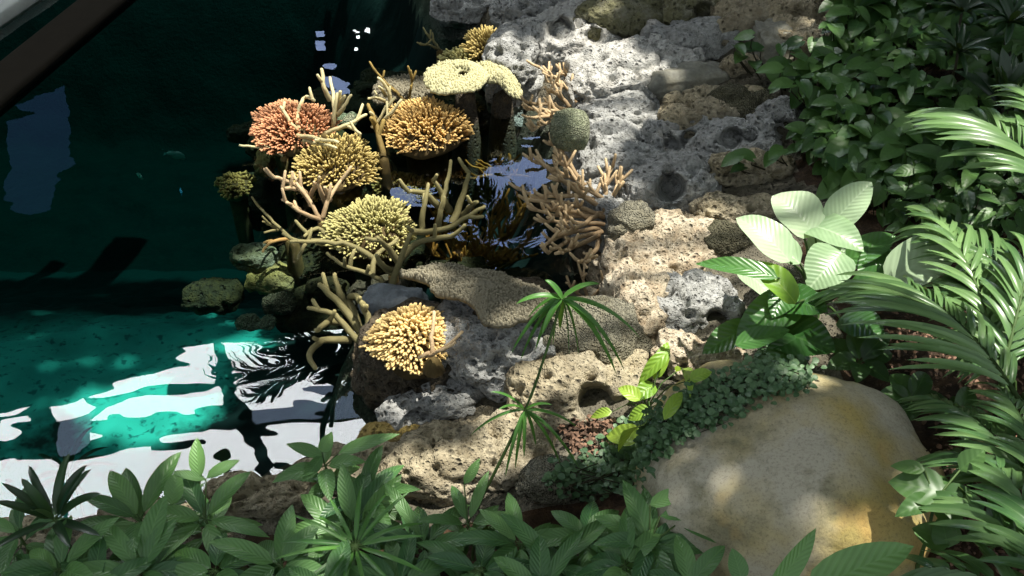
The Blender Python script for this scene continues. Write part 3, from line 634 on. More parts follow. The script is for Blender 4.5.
# algae covered mounds and reef rocks, under water
REEF = [(255, 258, 22, 14, -.10, M_moss, 'olive rounded mound under water left of the antler coral'), (212, 296, 32, 18, -.22, M_reef, 'dark algae covered mound at the left edge of the reef, lowest but one'),
        (279, 302, 17, 12, -.06, M_brainm, 'round grey green coral head near the bottom left of the reef'), (255, 324, 20, 9, -.04, M_braing, 'green flattened coral head nearest the mirrored frames'),
        (245, 132, 20, 10, -.2, M_reef, 'dark green mound under water left of the orange coral'), (296, 146, 52, 18, -.22, M_reef, 'dark rock under the orange finger coral'),
        (345, 182, 52, 24, -.22, M_reef, 'dark rock under the yellow finger coral'), (380, 246, 58, 30, -.2, M_reef, 'dark rock under the olive finger coral'),
        (325, 264, 50, 26, -.18, M_reef, 'brown rock between the sprawling coral arms'), (315, 312, 42, 22, -.16, M_reef, 'dark rock at the near left end of the reef'),
        (425, 150, 44, 20, -.26, M_reef, 'black rock in the shadow of the amber coral'), (470, 110, 50, 22, -.2, M_reef, 'dark rock under the round plate coral'),
        (400, 88, 46, 18, -.14, M_reef, 'dark rock behind the antler coral at the back of the reef'), (270, 200, 34, 26, -.34, M_reef, 'brown rock under water beside the knobbed coral'),
        (350, 110, 46, 20, -.2, M_reef, 'dark stone between the orange and amber corals'), (346, 121, 12, 8, .02, M_braing, 'small green grey coral head among the pale arms'),
        (264, 165, 9, 13, -.12, M_ochre, 'small yellow coral lump under water beside the knobbed coral'), (270, 280, 26, 14, -.16, M_ochre, 'yellow brown lump under water beside the round coral head'),
        (328, 290, 24, 14, -.05, M_reef, 'rust brown stone behind the drooping coral arms'), (450, 276, 44, 16, -.1, M_reef, 'dark rock under the grey fan plate coral'),
        (382, 296, 36, 18, -.02, M_wet, 'dark stone behind the smooth blue grey one'), (600, 262, 26, 36, -.05, M_wet, 'dark wet rock face under the tan branching clump'),
        (500, 300, 56, 22, .1, M_wet, 'dark wet rock below the fan plate coral'), (520, 300, 40, 30, -.2, M_reef, 'dark rock at the water edge right of the fan plate coral')]
for i, (px, py, a, b, z, m, lab) in enumerate(REEF):
    rock('reef_rock' if m in (M_reef, M_wet) else 'coral_head', lab, px, py, a/1.05, b/1.05, 0, m, 200+i, zc=z-.05, h=.6, sub=5, rough=.015, pits=.3, group='stones of the reef', cat='rock' if m in (M_reef, M_wet) else 'coral')

# fish
def fish(label, px, py, z, L, c, ang):
    p = W(px, py, z); root = empty('fish', p, label, 'fish', 'small fish in the pool'); root.rotation_euler.z = ang
    V, F = ico(3); mb = MB(); mb.add([(v[0]*L*.5, v[1]*L*.12*(1-.4*v[0]), v[2]*L*.2*(1+.3*v[0])) for v in V], F)
    mat = flat_mat('fish skin', c, .35, .6); mb.build('body', mat, root)
    mb = MB(); mb.add([(-L*.42, -.002, 0), (-L*.72, 0, L*.2), (-L*.62, .003, 0), (-L*.72, 0, -L*.2), (-L*.42, .002, 0)], [(0, 1, 2), (0, 2, 3), (4, 2, 1), (4, 3, 2)]); mb.build('tail_fin', mat, root)
    mb = MB(); mb.add([(L*.15, 0, L*.19), (-L*.25, .001, L*.15), (-L*.2, -.001, L*.32)], [(0, 1, 2)]); mb.build('dorsal_fin', mat, root)
fish('small bright cyan fish left of the brown knobbed coral', 181, 191, -.06, .05, (70, 200, 250), 1.9)
fish('pale slim fish high in the dark water, left of the reef', 176, 155, -.25, .12, (90, 140, 130), -.35)
fish('slim fish below the other two, in the dark water', 140, 176, -.25, .07, (110, 170, 150), -.9)

# pool edge, top left
def beam(name, label, cat, p0, p1, wdt, hgt, z, mat, kind=None):
    a, b = W(*p0, z), W(*p1, z); d = (b-a); L = d.length; d.normalize(); s = Vector((-d.y, d.x, 0)); mb = MB()
    prof = [(-.5, -1), (.5, -1), (.5, -.15), (.42, 0), (-.42, 0), (-.5, -.15)]
    n = 24; V = []; F = []
    for i in range(n+1):
        q = a+d*(L*i/n)
        for u, h in prof: V.append(q+s*(u*wdt)+Vector((0, 0, h*hgt)))
    for i in range(n):
        for k in range(6): F.append((i*6+k, i*6+(k+1) % 6, i*6+6+(k+1) % 6, i*6+6+k))
    F += [tuple(range(5, -1, -1)), tuple(range(n*6, n*6+6))]; mb.add(V, F); o = mb.build_at(name, mat, a, None); tag(o, label, cat, kind=kind); return o
beam('pool_kerb', 'dark brown kerb beam crossing the water at the top left', 'kerb', (-60, 128), (165, -55), .27, .08, .03, flat_mat('dark kerb', (40, 36, 28), .9, .1), None)
beam('concrete_slab', 'pale concrete slab at the extreme top left corner', 'slab', (-60, 44), (80, -48), .12, .1, .08, flat_mat('pale concrete', (190, 194, 186), .8), None)

# ------------------------------------------------------------------ surface under the plants
from mathutils.bvhtree import BVHTree
def bvh():
    V = []; F = []
    for o in C.objects:
        if o.type == 'MESH' and (o.get('category') in ('rock',) or o.name.startswith('rocky_ground')):
            k = len(V); V += [v.co+o.location for v in o.data.vertices]; F += [tuple(i+k for i in p.vertices) for p in o.data.polygons]
    return BVHTree.FromPolygons(V, F)
BV = bvh()
def on(px, py, up=0.0):                                # the rock or soil met by the line of sight, lifted by up
    d = ray(px, py).normalized(); r = BV.ray_cast(Vector((0, 0, CAM_H)), d)
    p = r[0] if r[0] is not None else hit(px, py)
    if up: p = p-d*(up/max(-d.z, .2))
    return p
def floor_z(x, y):
    r = BV.ray_cast(Vector((x, y, 4)), Vector((0, 0, -1))); return r[0].z if r[0] is not None else H(x, y)

# ------------------------------------------------------------------ pothos bed
def inpoly(x, y, P):
    c = False
    for i in range(len(P)):
        (ax, ay), (bx, by) = P[i], P[(i+1) % len(P)]
        if (ay > y) != (by > y) and x < (bx-ax)*(y-ay)/(by-ay)+ax: c = not c
    return c
BED = [(850, -20), (1010, -20), (1030, 60), (1030, 240), (940, 250), (900, 235), (868, 215), (830, 185), (800, 170), (790, 150), (815, 130), (800, 112), (775, 90), (770, 72), (800, 66), (835, 40)]
HUBS = [((800, 84), 'pothos clump hanging over the grey rocks at the left tip of the bed'), ((845, 70), 'pothos clump in the upper left of the bed, above the others'), ((890, 20), 'large leaved pothos clump at the top edge of the view'),
        ((900, 62), 'dense pothos clump left of the brown knobbly stone'), ((850, 112), 'pothos clump in the middle left of the bed'), ((905, 118), 'pothos clump in the centre of the bed, below the knobbly stone'),
        ((825, 148), 'glossy pothos clump just above the peace lily'), ((880, 158), 'broad leaved pothos clump behind the peace lily'), ((935, 165), 'shaded pothos clump left of the upper palm frond'),
        ((975, 105), 'dark pothos clump between the knobbly stone and the palm'), ((900, 215), 'pothos clump between the peace lily and the palm'), ((970, 30), 'dark leafy clump at the top right under the fan palms'), ((985, 215), 'pothos clump under the upper palm frond')]
hubsP = [on(*h[0]) for h in HUBS]
fol = [MB() for _ in HUBS]; stm = [MB() for _ in HUBS]
rg = random.Random(77); pts = []
tries = 0
while len(pts) < 900 and tries < 40000:
    tries += 1; x, y = rg.uniform(765, 1030), rg.uniform(-20, 250)
    if not inpoly(x, y, BED): continue
    if ((x-940)/30)**2+((y-88)/14)**2 < 1: continue
    if any((x-a)**2+((y-b)*1.2)**2 < 42 for a, b in pts): continue
    pts.append((x, y))
for x, y in [(732, 66), (740, 71), (748, 64), (758, 70), (752, 78), (742, 180), (735, 186), (750, 174), (772, 166), (779, 172), (768, 88), (776, 98)]: pts.append((x, y))
for x, y in pts:
    p = on(x, y); k = min(range(len(HUBS)), key=lambda i: (hubsP[i]-p).length); m = mpp(p)
    lift = rg.uniform(.03, .16); big = 1.35 if k in (2, 7, 8, 11) else 1.0
    L = rg.uniform(17, 27)*m*big; an = rg.gauss(-2.2, .9)
    d = Vector((math.cos(an), math.sin(an), rg.uniform(-.55, .15))).normalized()
    A = p+Vector((0, 0, lift)); B = A+d*L
    leaf(fol[k], A, B, L*rg.uniform(.55, .72), 'heart', rg.uniform(.04, .12), (rg.uniform(-.3, .3), rg.uniform(-.6, 0), 1), fold=rg.uniform(.05, .25), wave=.05, tone=max(0, min(1, rg.gauss(.45, .3)+(.5 if rg.random() < .07 else 0))), n=6, seed=rg.random()*9)
    h = hubsP[k]; g = p.lerp(h, .25); tube(stm[k], [(g.x, g.y, p.z-.01), p+Vector((0, 0, lift*.6)), A], .004, .002, 4, round_tip=False)
for k, (h, lab) in enumerate(HUBS):
    root = empty('pothos', hubsP[k], lab, 'plant', 'pothos plants of the ground cover')
    under(fol[k].build('foliage', L_bed), root); under(stm[k].build('stems', M_stemd), root)

# ------------------------------------------------------------------ peace lily
lil = on(812, 318); root = empty('peace_lily', lil, 'peace lily with large pale sunlit veined leaves beside the cream rock', 'plant')
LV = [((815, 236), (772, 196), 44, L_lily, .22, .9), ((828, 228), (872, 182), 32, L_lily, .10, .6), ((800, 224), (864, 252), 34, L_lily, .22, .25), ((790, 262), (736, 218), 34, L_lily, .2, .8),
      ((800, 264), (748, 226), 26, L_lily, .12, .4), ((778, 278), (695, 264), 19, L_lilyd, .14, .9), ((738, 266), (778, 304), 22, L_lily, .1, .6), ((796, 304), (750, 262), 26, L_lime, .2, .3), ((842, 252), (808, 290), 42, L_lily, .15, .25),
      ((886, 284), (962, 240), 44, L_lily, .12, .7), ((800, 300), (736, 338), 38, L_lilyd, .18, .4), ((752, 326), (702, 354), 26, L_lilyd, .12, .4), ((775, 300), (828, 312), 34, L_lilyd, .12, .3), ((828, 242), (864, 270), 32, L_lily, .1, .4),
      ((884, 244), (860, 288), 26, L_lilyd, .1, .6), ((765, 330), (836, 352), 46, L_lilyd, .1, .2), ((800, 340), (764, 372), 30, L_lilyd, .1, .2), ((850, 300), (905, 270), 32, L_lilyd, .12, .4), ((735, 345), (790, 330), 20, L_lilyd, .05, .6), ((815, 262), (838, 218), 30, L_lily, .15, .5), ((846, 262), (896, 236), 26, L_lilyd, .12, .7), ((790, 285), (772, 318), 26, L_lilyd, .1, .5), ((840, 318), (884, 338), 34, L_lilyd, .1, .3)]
for i, (a, b, wd, mt, arch, tn) in enumerate(LV):
    zA = .34 if i < 10 else .22
    A = on(*a, up=zA); B0 = on(*b); ds = (A-Vector((0, 0, CAM_H))).length
    db = ray(*b).normalized(); B = Vector((0, 0, CAM_H))+db*(ds*(1.0+(.01 if b[1] < a[1] else -.02)))
    if B.z < floor_z(B.x, B.y)+.03: B = on(*b, up=.05)
    mb = MB(); leaf(mb, A, B, wd*1.15*mpp(A), 'big', arch*.6, (0, -.35, 1), fold=.14, wave=.07, tone=tn, n=12, seed=i)
    lf = under(mb.build('leaf', mt), root)
    mb = MB(); base = lil+Vector((.02*math.cos(i*2.4), .02*math.sin(i*2.4), .0)); tube(mb, curve([base, base.lerp(A, .55)+Vector((0, 0, .05)), A]), .006, .0035, 6)
    st = mb.build('stalk', M_stem); under(st, root)

# ------------------------------------------------------------------ palms
def frond(mb, st, A, B, arch, n, ll, wd, droop=.35, ang=.75, seed=0, tone=.5, taper=True, sides=(-1, 1)):
    rg = random.Random(seed); A, B = Vector(A), Vector(B); L = (B-A).length; up = Vector((0, 0, 1))
    P = lambda s: A.lerp(B, s)+up*(4*arch*L*s*(1-s))
    tube(st, [P(i/8) for i in range(9)], .008, .002, 5)
    for i in range(n):
        s = .12+.88*i/(n-1); p = P(s); t = (P(min(s+.02, 1))-P(s-.02)).normalized(); sd = t.cross(up).normalized()
        for g in sides:
            l = ll*(1-.55*abs(s-.45)*1.4)*rg.uniform(.85, 1.1); a = ang*(1-.5*s)+rg.uniform(-.08, .08)
            d = (t*math.cos(a)+sd*g*math.sin(a)+up*rg.uniform(-.05, .2)).normalized()
            tip = p+d*l-up*(droop*l*rg.uniform(.6, 1.3))
            leaf(mb, p, tip, wd*rg.uniform(.8, 1.15), 'strap', .13, (rg.uniform(-.3, .3), -.25, 1), fold=.2, tone=min(1, max(0, tone+rg.gauss(0, .18))), n=7)
def palm(label, fr, mat=None, name='palm', seed=0, base=None, group='palms on the right'):
    c = on(*base); root = empty(name, c, label, 'palm', group)
    for i, (a, za, b, zb, arch, n, ll, wd, tone, *rest) in enumerate(fr):
        kw = rest[0] if rest else {}
        mb, st = MB(), MB(); A = on(*a, up=za); B = on(*b, up=zb); m = mpp(A)
        frond(mb, st, A, B, arch, n, ll*m, wd*m, seed=seed+i, tone=tone, **kw)
        tube(st, curve([c, c.lerp(A, .5)+Vector((0, 0, .08)), A]), .010, .008, 5)
        f = under(mb.build('frond', mat or L_palm), root); s_ = st.build('stalk', M_stem); under(s_, root)
    return root
palm('palm frond fanning in from the right edge, above the lily', [((1062, 200), .42, (968, 118), .5, .10, 26, 115, 9, .6, dict(ang=1.15, droop=.12, sides=(-1,))), ((1062, 200), .42, (968, 118), .5, .10, 16, 60, 8, .6, dict(ang=.6, droop=.12, sides=(1,))), ((1070, 190), .4, (1020, 90), .5, .1, 16, 70, 8, .5, dict(ang=.9))], seed=1, base=(1050, 250))
palm('large palm whose fronds sweep over the top of the boulder', [((1024, 408), .34, (910, 288), .46, .08, 32, 150, 9, .6, dict(ang=1.1, droop=.18, sides=(-1,))), ((1024, 408), .34, (910, 288), .46, .08, 20, 70, 8.5, .45, dict(ang=.6, droop=.2, sides=(1,))),
      ((1000, 380), .3, (930, 215), .45, .12, 20, 80, 8, .7, dict(ang=.7)), ((1000, 380), .3, (1030, 250), .5, .1, 18, 80, 8, .5), ((960, 330), .3, (820, 295), .34, .16, 16, 52, 7, .35, dict(ang=.6))], seed=11, base=(1010, 420))
palm('palm with long leaflets in the middle of the right edge', [((1050, 330), .35, (925, 228), .4, .12, 22, 85, 7.5, .5), ((1050, 330), .3, (960, 290), .42, .12, 18, 80, 8, .35), ((1050, 340), .3, (985, 340), .34, .1, 14, 80, 8, .4)], seed=21, base=(1060, 360))
palm('low palm in the shade right of the boulder', [((1040, 500), .28, (930, 400), .3, .12, 20, 78, 8, .35), ((1040, 500), .26, (950, 455), .26, .12, 16, 78, 8, .3), ((1045, 500), .3, (1000, 390), .36, .1, 16, 78, 8, .4)], seed=31, base=(1050, 520))
palm('palm with broad dark blades at the lower right corner', [((1060, 590), .3, (960, 500), .32, .1, 9, 95, 13, .3), ((1060, 600), .3, (1000, 470), .4, .1, 9, 90, 12, .25), ((1050, 610), .25, (935, 570), .25, .12, 8, 85, 12, .2)], seed=41, base=(1040, 610))
def fan(label, px, py, up, n, Lp, wd, mat, seed, name='fan_palm', a0=0, a1=2*PI, el=(.0, .8), tone=.35, group='dark fan palms at the top right'):
    rg = random.Random(seed); c = on(px, py, up=up); g = Vector((c.x, c.y, floor_z(c.x, c.y))); root = empty(name, g, label, 'palm' if 'palm' in name else 'plant', group); m = mpp(c)
    mb = MB()
    for i in range(n):
        a = a0+(a1-a0)*(i+rg.random()*.6)/n; e = rg.uniform(*el); L = Lp*m*rg.uniform(.8, 1.1)
        d = Vector((math.cos(a)*math.cos(e), math.sin(a)*math.cos(e), math.sin(e)))
        leaf(mb, c, c+d*L-Vector((0, 0, .15*L)), wd*m, 'strap', .08, (0, -.2, 1), fold=.25, tone=max(0, rg.gauss(tone, .15)), n=6)
    under(mb.build('blades', mat), root)
    mb = MB(); tube(mb, [g, g.lerp(c, .5)+Vector((.01, 0, 0)), c], .008, .006, 6); under(mb.build('stem', M_stemd), root)
fan('dark fan palm at the top, right of the large pothos leaves', 962, 12, .20, 26, 46, 7, L_dark, 1)
fan('dark fan palm against the top right corner', 1010, 22, .20, 24, 50, 8, L_dark, 2)
fan('dark fan palm behind the brown knobbly stone', 958, 52, .20, 22, 40, 6, L_dark, 3)
fan('dark strap leaved plant at the right edge behind the upper palm frond', 1002, 108, .08, 16, 66, 15, L_dark, 4, name='strap_leaf_plant', el=(.5, 1.3))

# ------------------------------------------------------------------ foreground foliage
def clump(label, px, py, up, n, Lp, wp, mat, seed, shape='lance', el=(-.25, .45), name='broad_leaved_plant', group='leafy plants along the lower edge', tone=.4, extra=(), cat='plant', arch=(.06, .16), tiers=1, spread=0, stemr=.006):
    rg = random.Random(seed); c = on(px, py, up=up); g = Vector((c.x+rg.uniform(-.04, .04), c.y+rg.uniform(-.05, .02), 0)); g.z = floor_z(g.x, g.y)
    root = empty(name, g, label, cat, group); m = mpp(c); mb = MB(); st = MB(); tube(st, [g-Vector((0, 0, .02)), g.lerp(c, .5)+Vector((.01, .01, 0)), c], stemr, stemr*.6, 6)
    for t in range(tiers):
        cc = g.lerp(c, 1-.3*t)
        for i in range(n):
            a = 2*PI*(i+rg.uniform(-.3, .3))/n+t*1.1; e = rg.uniform(*el)-(.15*t); L = Lp*m*rg.uniform(.75, 1.12)
            d = Vector((math.cos(a)*math.cos(e), math.sin(a)*math.cos(e), math.sin(e))); s = cc+d*(L*.12)
            s0 = cc+Vector((rg.uniform(-1, 1), rg.uniform(-1, 1), 0))*spread*m
            leaf(mb, s0+d*(L*.1), s0+d*(L*1.1), wp*m*rg.uniform(.85, 1.15), shape, rg.uniform(*arch), (0, -.25, 1), fold=rg.uniform(.08, .25), wave=.04, tone=max(0, min(1, rg.gauss(tone, .26))), n=8, seed=i)
            tube(st, [cc, s0+d*(L*.13)], stemr*.4, stemr*.3, 4, round_tip=False)
    for (ax, ay, bx, by, wd, tn) in extra:
        ds = (c-Vector((0, 0, CAM_H))).length; O = Vector((0, 0, CAM_H))
        A = O+ray(ax, ay).normalized()*ds; B = O+ray(bx, by).normalized()*(ds*(1.0 if by < ay else .99))
        leaf(mb, A, B, wd*m, shape, .05, (0, -.9, .5) if abs(bx-ax) < abs(by-ay) else (0, -.3, 1), fold=.12, tone=tn, n=8); tube(st, [c, A], stemr*.5, stemr*.4, 4, round_tip=False)
    under(mb.build('foliage', mat), root); under(st.build('stem', M_stem), root); return root
FG = [
 ('broad leaved plant with an upright light green leaf over the white reflection', 205, 505, .22, 7, 62, 22, L_broad, 'lance', .5, dict(extra=[(199, 478, 197, 437, 17, 1.0), (172, 505, 178, 470, 20, .95), (206, 478, 240, 460, 13, .7), (206, 480, 172, 472, 10, .6)])),
 ('broad leaved plant left of the upright leaf, lying over the shore', 140, 505, .2, 7, 66, 24, L_broad, 'lance', .4, {}),
 ('small leafy shoot in front of the mirrored frames, left of the tan rock', 325, 452, .22, 5, 46, 19, L_broad, 'ovate', .6, dict(extra=[(322, 456, 286, 444, 14, .6), (322, 452, 332, 432, 14, .8), (322, 456, 302, 482, 13, .4), (338, 454, 400, 434, 15, .6)])),
 ('dark leaved plant reaching over the small tan rock', 362, 474, .22, 6, 58, 20, L_broad, 'ovate', .4, {}),
 ('starburst of narrow light green blades in the middle foreground', 355, 522, .34, 17, 78, 6, L_grass, 'strap', .55, dict(el=(-.2, .5))),
 ('broad leaved plant behind the starburst of narrow blades', 350, 505, .2, 9, 62, 24, L_broad, 'lance', .5, dict(extra=[(352, 520, 342, 462, 18, .6), (362, 522, 402, 474, 20, .8)])),
 ('low leafy plant right of the starburst', 425, 535, .22, 9, 66, 20, L_broad, 'lance', .35, {}),
 ('leafy plant with one small upright leaf before the tan rock', 468, 500, .22, 7, 50, 17, L_broad, 'lance', .45, dict(extra=[(464, 484, 480, 458, 11, .7)])),
 ('bushy plant right of the papyrus foot', 520, 520, .24, 9, 60, 19, L_broad, 'lance', .35, {}),
 ('oval leaved plant at the left foot of the boulder', 585, 512, .24, 9, 50, 24, L_broad, 'ovate', .4, {}),
 ('oval leaved plant with one bright leaf lapping over the boulder', 650, 520, .28, 10, 60, 26, L_broad, 'ovate', .4, dict(extra=[(650, 505, 690, 490, 17, .95), (660, 516, 722, 512, 16, .4), (680, 522, 735, 548, 15, .45)])),
 ('drooping blunt leaved plant at the bottom edge left of the boulder', 625, 556, .3, 9, 60, 24, L_broad, 'ovate', .3, dict(el=(-.7, .2))),
 ('drooping long leaved plant at the bottom edge, centre right', 555, 556, .3, 9, 66, 22, L_broad, 'lance', .3, dict(el=(-.7, .3))),
 ('drooping leafy plant at the bottom edge, near the centre', 480, 560, .3, 9, 66, 22, L_broad, 'lance', .3, dict(el=(-.6, .3))),
 ('leafy plant at the bottom edge under the starburst', 400, 575, .28, 9, 70, 24, L_broad, 'lance', .3, {}),
 ('blunt leaved plant at the bottom edge, left of the starburst', 280, 555, .28, 9, 66, 26, L_broad, 'ovate', .35, dict(el=(-.6, .4))),
 ('hanging leaf plant at the bottom edge, below the upright leaf', 215, 560, .3, 9, 64, 26, L_broad, 'ovate', .3, dict(el=(-.8, .3))),
 ('wide leaved plant at the bottom edge, second clump from the left corner', 140, 560, .28, 9, 70, 28, L_broad, 'lance', .3, {}),
 ('dark leaved plant in the lower left corner', 60, 560, .28, 9, 66, 24, L_broad, 'lance', .3, {}),
 ('leafy plant at the left edge above the corner', 18, 520, .2, 6, 50, 18, L_broad, 'lance', .4, {}),
 ('dark leafy plant filling the bottom between the corner and the upright leaf', 95, 585, .3, 9, 66, 26, L_broad, 'lance', .25, {}),
 ('shaded leafy plant behind the oval leaved ones at the boulder foot', 540, 585, .3, 9, 66, 24, L_broad, 'lance', .2, {}),
 ('shaded leafy plant at the very bottom, left of the boulder', 690, 575, .26, 8, 56, 24, L_broad, 'ovate', .25, {}),
 ('shaded leafy plant at the very bottom, right of the starburst', 330, 590, .3, 9, 66, 26, L_broad, 'lance', .2, {}),
]
for i, (lab, px, py, up, n, L, wd, mt, shp, tn, kw) in enumerate(FG):
    kw = dict(kw); py = py+((24 if px > 335 else 14) if py < 530 else 10); up *= .8; n = max(4, n-1); wd *= .78
    clump(lab, px, py, up, n, L, wd, mt, 300+i, shp, tone=tn, tiers=2 if mt is L_broad else 1, name='broad_leaved_plant' if mt is L_broad else 'narrow_leaved_plant', **kw)
clump('dark umbrella sedge arching over the white reflection at the lower left', 68, 474, .35, 16, 44, 5, L_dark, 401, 'strap', el=(-.3, .6), name='umbrella_sedge', tone=.2, group='umbrella sedges', arch=(.18, .3))
clump('dark sedge with stiff upright blades at the lower left', 55, 520, .25, 12, 64, 10, L_dark, 402, 'strap', el=(.2, 1.2), name='umbrella_sedge', tone=.5, group='umbrella sedges')

# papyrus
def papyrus():
    g = on(478, 508); root = empty('papyrus', g, 'tall umbrella papyrus leaning right in front of the fossil boulder', 'plant')
    T = W(562, 299, .95); M1 = W(525, 410, .55); st = MB()
    tube(st, curve([g, W(482, 498, .22), M1, W(545, 355, .76), T], 5), .006, .0035, 6); under(st.build('stem', M_stem), root)
    for c, tips, wd in ((T, [(511, 354, .75), (520, 362, .7), (535, 352, .75), (542, 335, .85), (553, 346, .75), (569, 356, .7), (579, 358, .7), (617, 376, .7), (625, 372, .7), (640, 338, .8), (545, 280, 1.0), (516, 304, .95), (528, 318, .85), (606, 352, .72), (600, 284, 1.0), (560, 330, .8)], .020),
                        (M1, [(470, 436, .45), (505, 478, .35), (524, 458, .4), (536, 446, .42), (578, 428, .5), (562, 468, .35), (580, 470, .38), (498, 410, .62), (515, 470, .35), (552, 405, .6), (490, 392, .65)], .012)):
        mb = MB(); cp = Vector(proj(c)); 
        for i, (x, y, z) in enumerate(tips): leaf(mb, c, W(x, y, z), wd, 'strap', .16, (0, -.1, 1), fold=.25, tone=.35+.4*((i*7) % 5)/5, n=10)
        under(mb.build('blades', L_grass), root)
papyrus()

# lime leaves beside the litter
la = on(646, 410); root = empty('arum', la, 'lime green arum leaves sunlit at the edge of the leaf litter', 'plant'); mb = MB(); st = MB()
for i, (a, b, wd, tn, mt) in enumerate([((654, 380), (668, 342), 16, .5, 0), ((668, 352), (638, 385), 15, .4, 0), ((655, 385), (632, 402), 18, .3, 0), ((640, 400), (618, 388), 16, .9, 0), ((640, 440), (606, 436), 26, 1.0, 0), ((645, 425), (618, 452), 24, .8, 0), ((612, 412), (590, 418), 11, .8, 0), ((676, 372), (690, 398), 13, .7, 0), ((690, 380), (712, 372), 14, .5, 0), ((664, 420), (682, 392), 14, .6, 0), ((650, 410), (628, 420), 16, .5, 0)]):
    A, B = on(*a, up=.08), on(*b, up=.06); leaf(mb, A, B, wd*mpp(A), 'ovate', .15, (0, -.4, 1), fold=.15, wave=.08, tone=tn, n=8, seed=i); tube(st, [la, la.lerp(A, .5)+Vector((0, 0, .04)), A], .003, .002, 4)
under(mb.build('foliage', L_lime), root); under(st.build('stems', M_stem), root)

# creeper over the boulder's left shoulder
CR = [((770, 350), (802, 366), (812, 384), (790, 398), (750, 406), (735, 380)), ((735, 380), (752, 404), (716, 428), (690, 436), (672, 410), (700, 390)), ((672, 410), (692, 434), (660, 462), (640, 470), (615, 440), (640, 420)), ((610, 445), (655, 466), (640, 490), (600, 500), (545, 495), (548, 470), (580, 462))]
CL = ['frosty small leaved creeper over the top left shoulder of the boulder', 'dark small leaved creeper along the left edge of the boulder', 'dark creeper between the lime leaves and the boulder', 'fine leaved creeper round the foot of the small fossil dome']
for k, poly_ in enumerate(CR):
    rg = random.Random(900+k); x0, x1 = min(p[0] for p in poly_), max(p[0] for p in poly_); y0, y1 = min(p[1] for p in poly_), max(p[1] for p in poly_)
    mb = MB(); st = MB(); c = on((x0+x1)/2, (y0+y1)/2); n = 0; last = None
    while n < 460:
        x, y = rg.uniform(x0-8, x1+8), rg.uniform(y0-6, y1+6)
        if not inpoly(x+rg.gauss(0, 5), y+rg.gauss(0, 4), poly_): continue
        p = on(x, y); p = p+Vector((0, 0, rg.uniform(.005, .05))); m = mpp(p); a = rg.uniform(0, 2*PI); L = rg.uniform(5, 9.5)*m; n += 1
        leaf(mb, p, p+Vector((math.cos(a)*L, math.sin(a)*L, rg.uniform(-.2, .3)*L)), L*.8, 'round', .08, (rg.uniform(-.4, .4), rg.uniform(-.6, .2), 1), fold=.1, tone=rg.uniform(.1, .8)+(.2 if k == 0 else 0), n=4)
        if n % 5 == 0:
            if last and (last-p).length < .2: tube(st, [last-Vector((0, 0, .01)), p-Vector((0, 0, .012))], .002, .002, 4, round_tip=False)
            last = p
    root = empty('creeper', c, CL[k], 'plant', 'small leaved creepers beside the boulder')
    under(mb.build('foliage', L_creep), root)
    if st.v: under(st.build('stems', M_stemd), root)

# large leaves at the lower right
clump('banana like plant with one big bright leaf at the bottom right of the boulder', 800, 600, .25, 3, 40, 18, L_broad, 501, 'big', el=(-.2, .2), name='broad_leaved_plant', tone=.4, extra=[(806, 592, 914, 546, 44, .9), (770, 592, 816, 528, 24, .85), (742, 580, 732, 548, 20, .5)])
clump('glossy heart leaved plant against the right side of the boulder', 935, 500, .2, 5, 38, 26, L_bed, 502, 'ovate', el=(-.3, .3), name='heart_leaved_plant', tone=.4, extra=[(946, 494, 888, 482, 42, .5), (925, 470, 890, 466, 16, 1.0), (950, 545, 912, 528, 32, .6), (948, 548, 940, 515, 30, .5), (960, 470, 985, 450, 24, .6)])
clump('leafy plant in the gap between the boulder and the low palm', 912, 400, .12, 6, 34, 24, L_bed, 503, 'ovate', name='heart_leaved_plant', tone=.4, el=(-.2, .3))
clump('leafy plant in the soil right of the boulder', 975, 470, .10, 7, 32, 18, L_bed, 504, 'ovate', name='heart_leaved_plant', tone=.4)
clump('leafy plant near the right edge, above the corner palm', 1000, 540, .10, 7, 34, 20, L_bed, 505, 'ovate', name='heart_leaved_plant', tone=.3)
clump('leafy plant in the shade below the big palm fronds', 960, 420, .10, 7, 34, 20, L_bed, 506, 'ovate', name='heart_leaved_plant', tone=.4)
clump('leafy plant in shade directly behind the boulder top', 860, 362, .12, 7, 38, 24, L_bed, 507, 'ovate', name='heart_leaved_plant', tone=.25)
clump('leafy plant at the right edge, between the two upper palms', 990, 262, .10, 8, 34, 22, L_bed, 508, 'ovate', name='heart_leaved_plant', tone=.35)

# litter
def litter(label, n, poly_, seed, cols):
    rg = random.Random(seed); mb = MB(); k = 0
    xs = [p[0] for p in poly_]; ys = [p[1] for p in poly_]
    while k < n:
        x, y = rg.uniform(min(xs), max(xs)), rg.uniform(min(ys), max(ys))
        if not inpoly(x, y, poly_): continue
        k += 1; p = on(x, y)+Vector((0, 0, .006+rg.random()*.012)); a = rg.uniform(0, 2*PI); L = rg.uniform(.008, .024)
        leaf(mb, p, p+Vector((math.cos(a)*L, math.sin(a)*L, rg.uniform(-.3, .3)*L)), L*rg.uniform(.4, .8), 'round', .2, (rg.uniform(-.6, .6), rg.uniform(-.6, .6), 1), tone=rg.random(), n=4)
    o = mb.build('leaf_litter', cols); return tag(o, label, 'leaf litter', kind='stuff')
M_lit = coral_mat('dead brown leaves', (52, 38, 28), (134, 104, 84))
litter('reddish brown dead leaves in the sunlit hollow beside the arum', 420, [(556, 430), (585, 418), (612, 422), (622, 445), (606, 462), (575, 455)], 1, M_lit)
litter('brown dead leaves on the soil under the palms', 1500, [(900, 230), (1040, 200), (1040, 600), (940, 600), (930, 480), (915, 400), (870, 350)], 2, M_lit)

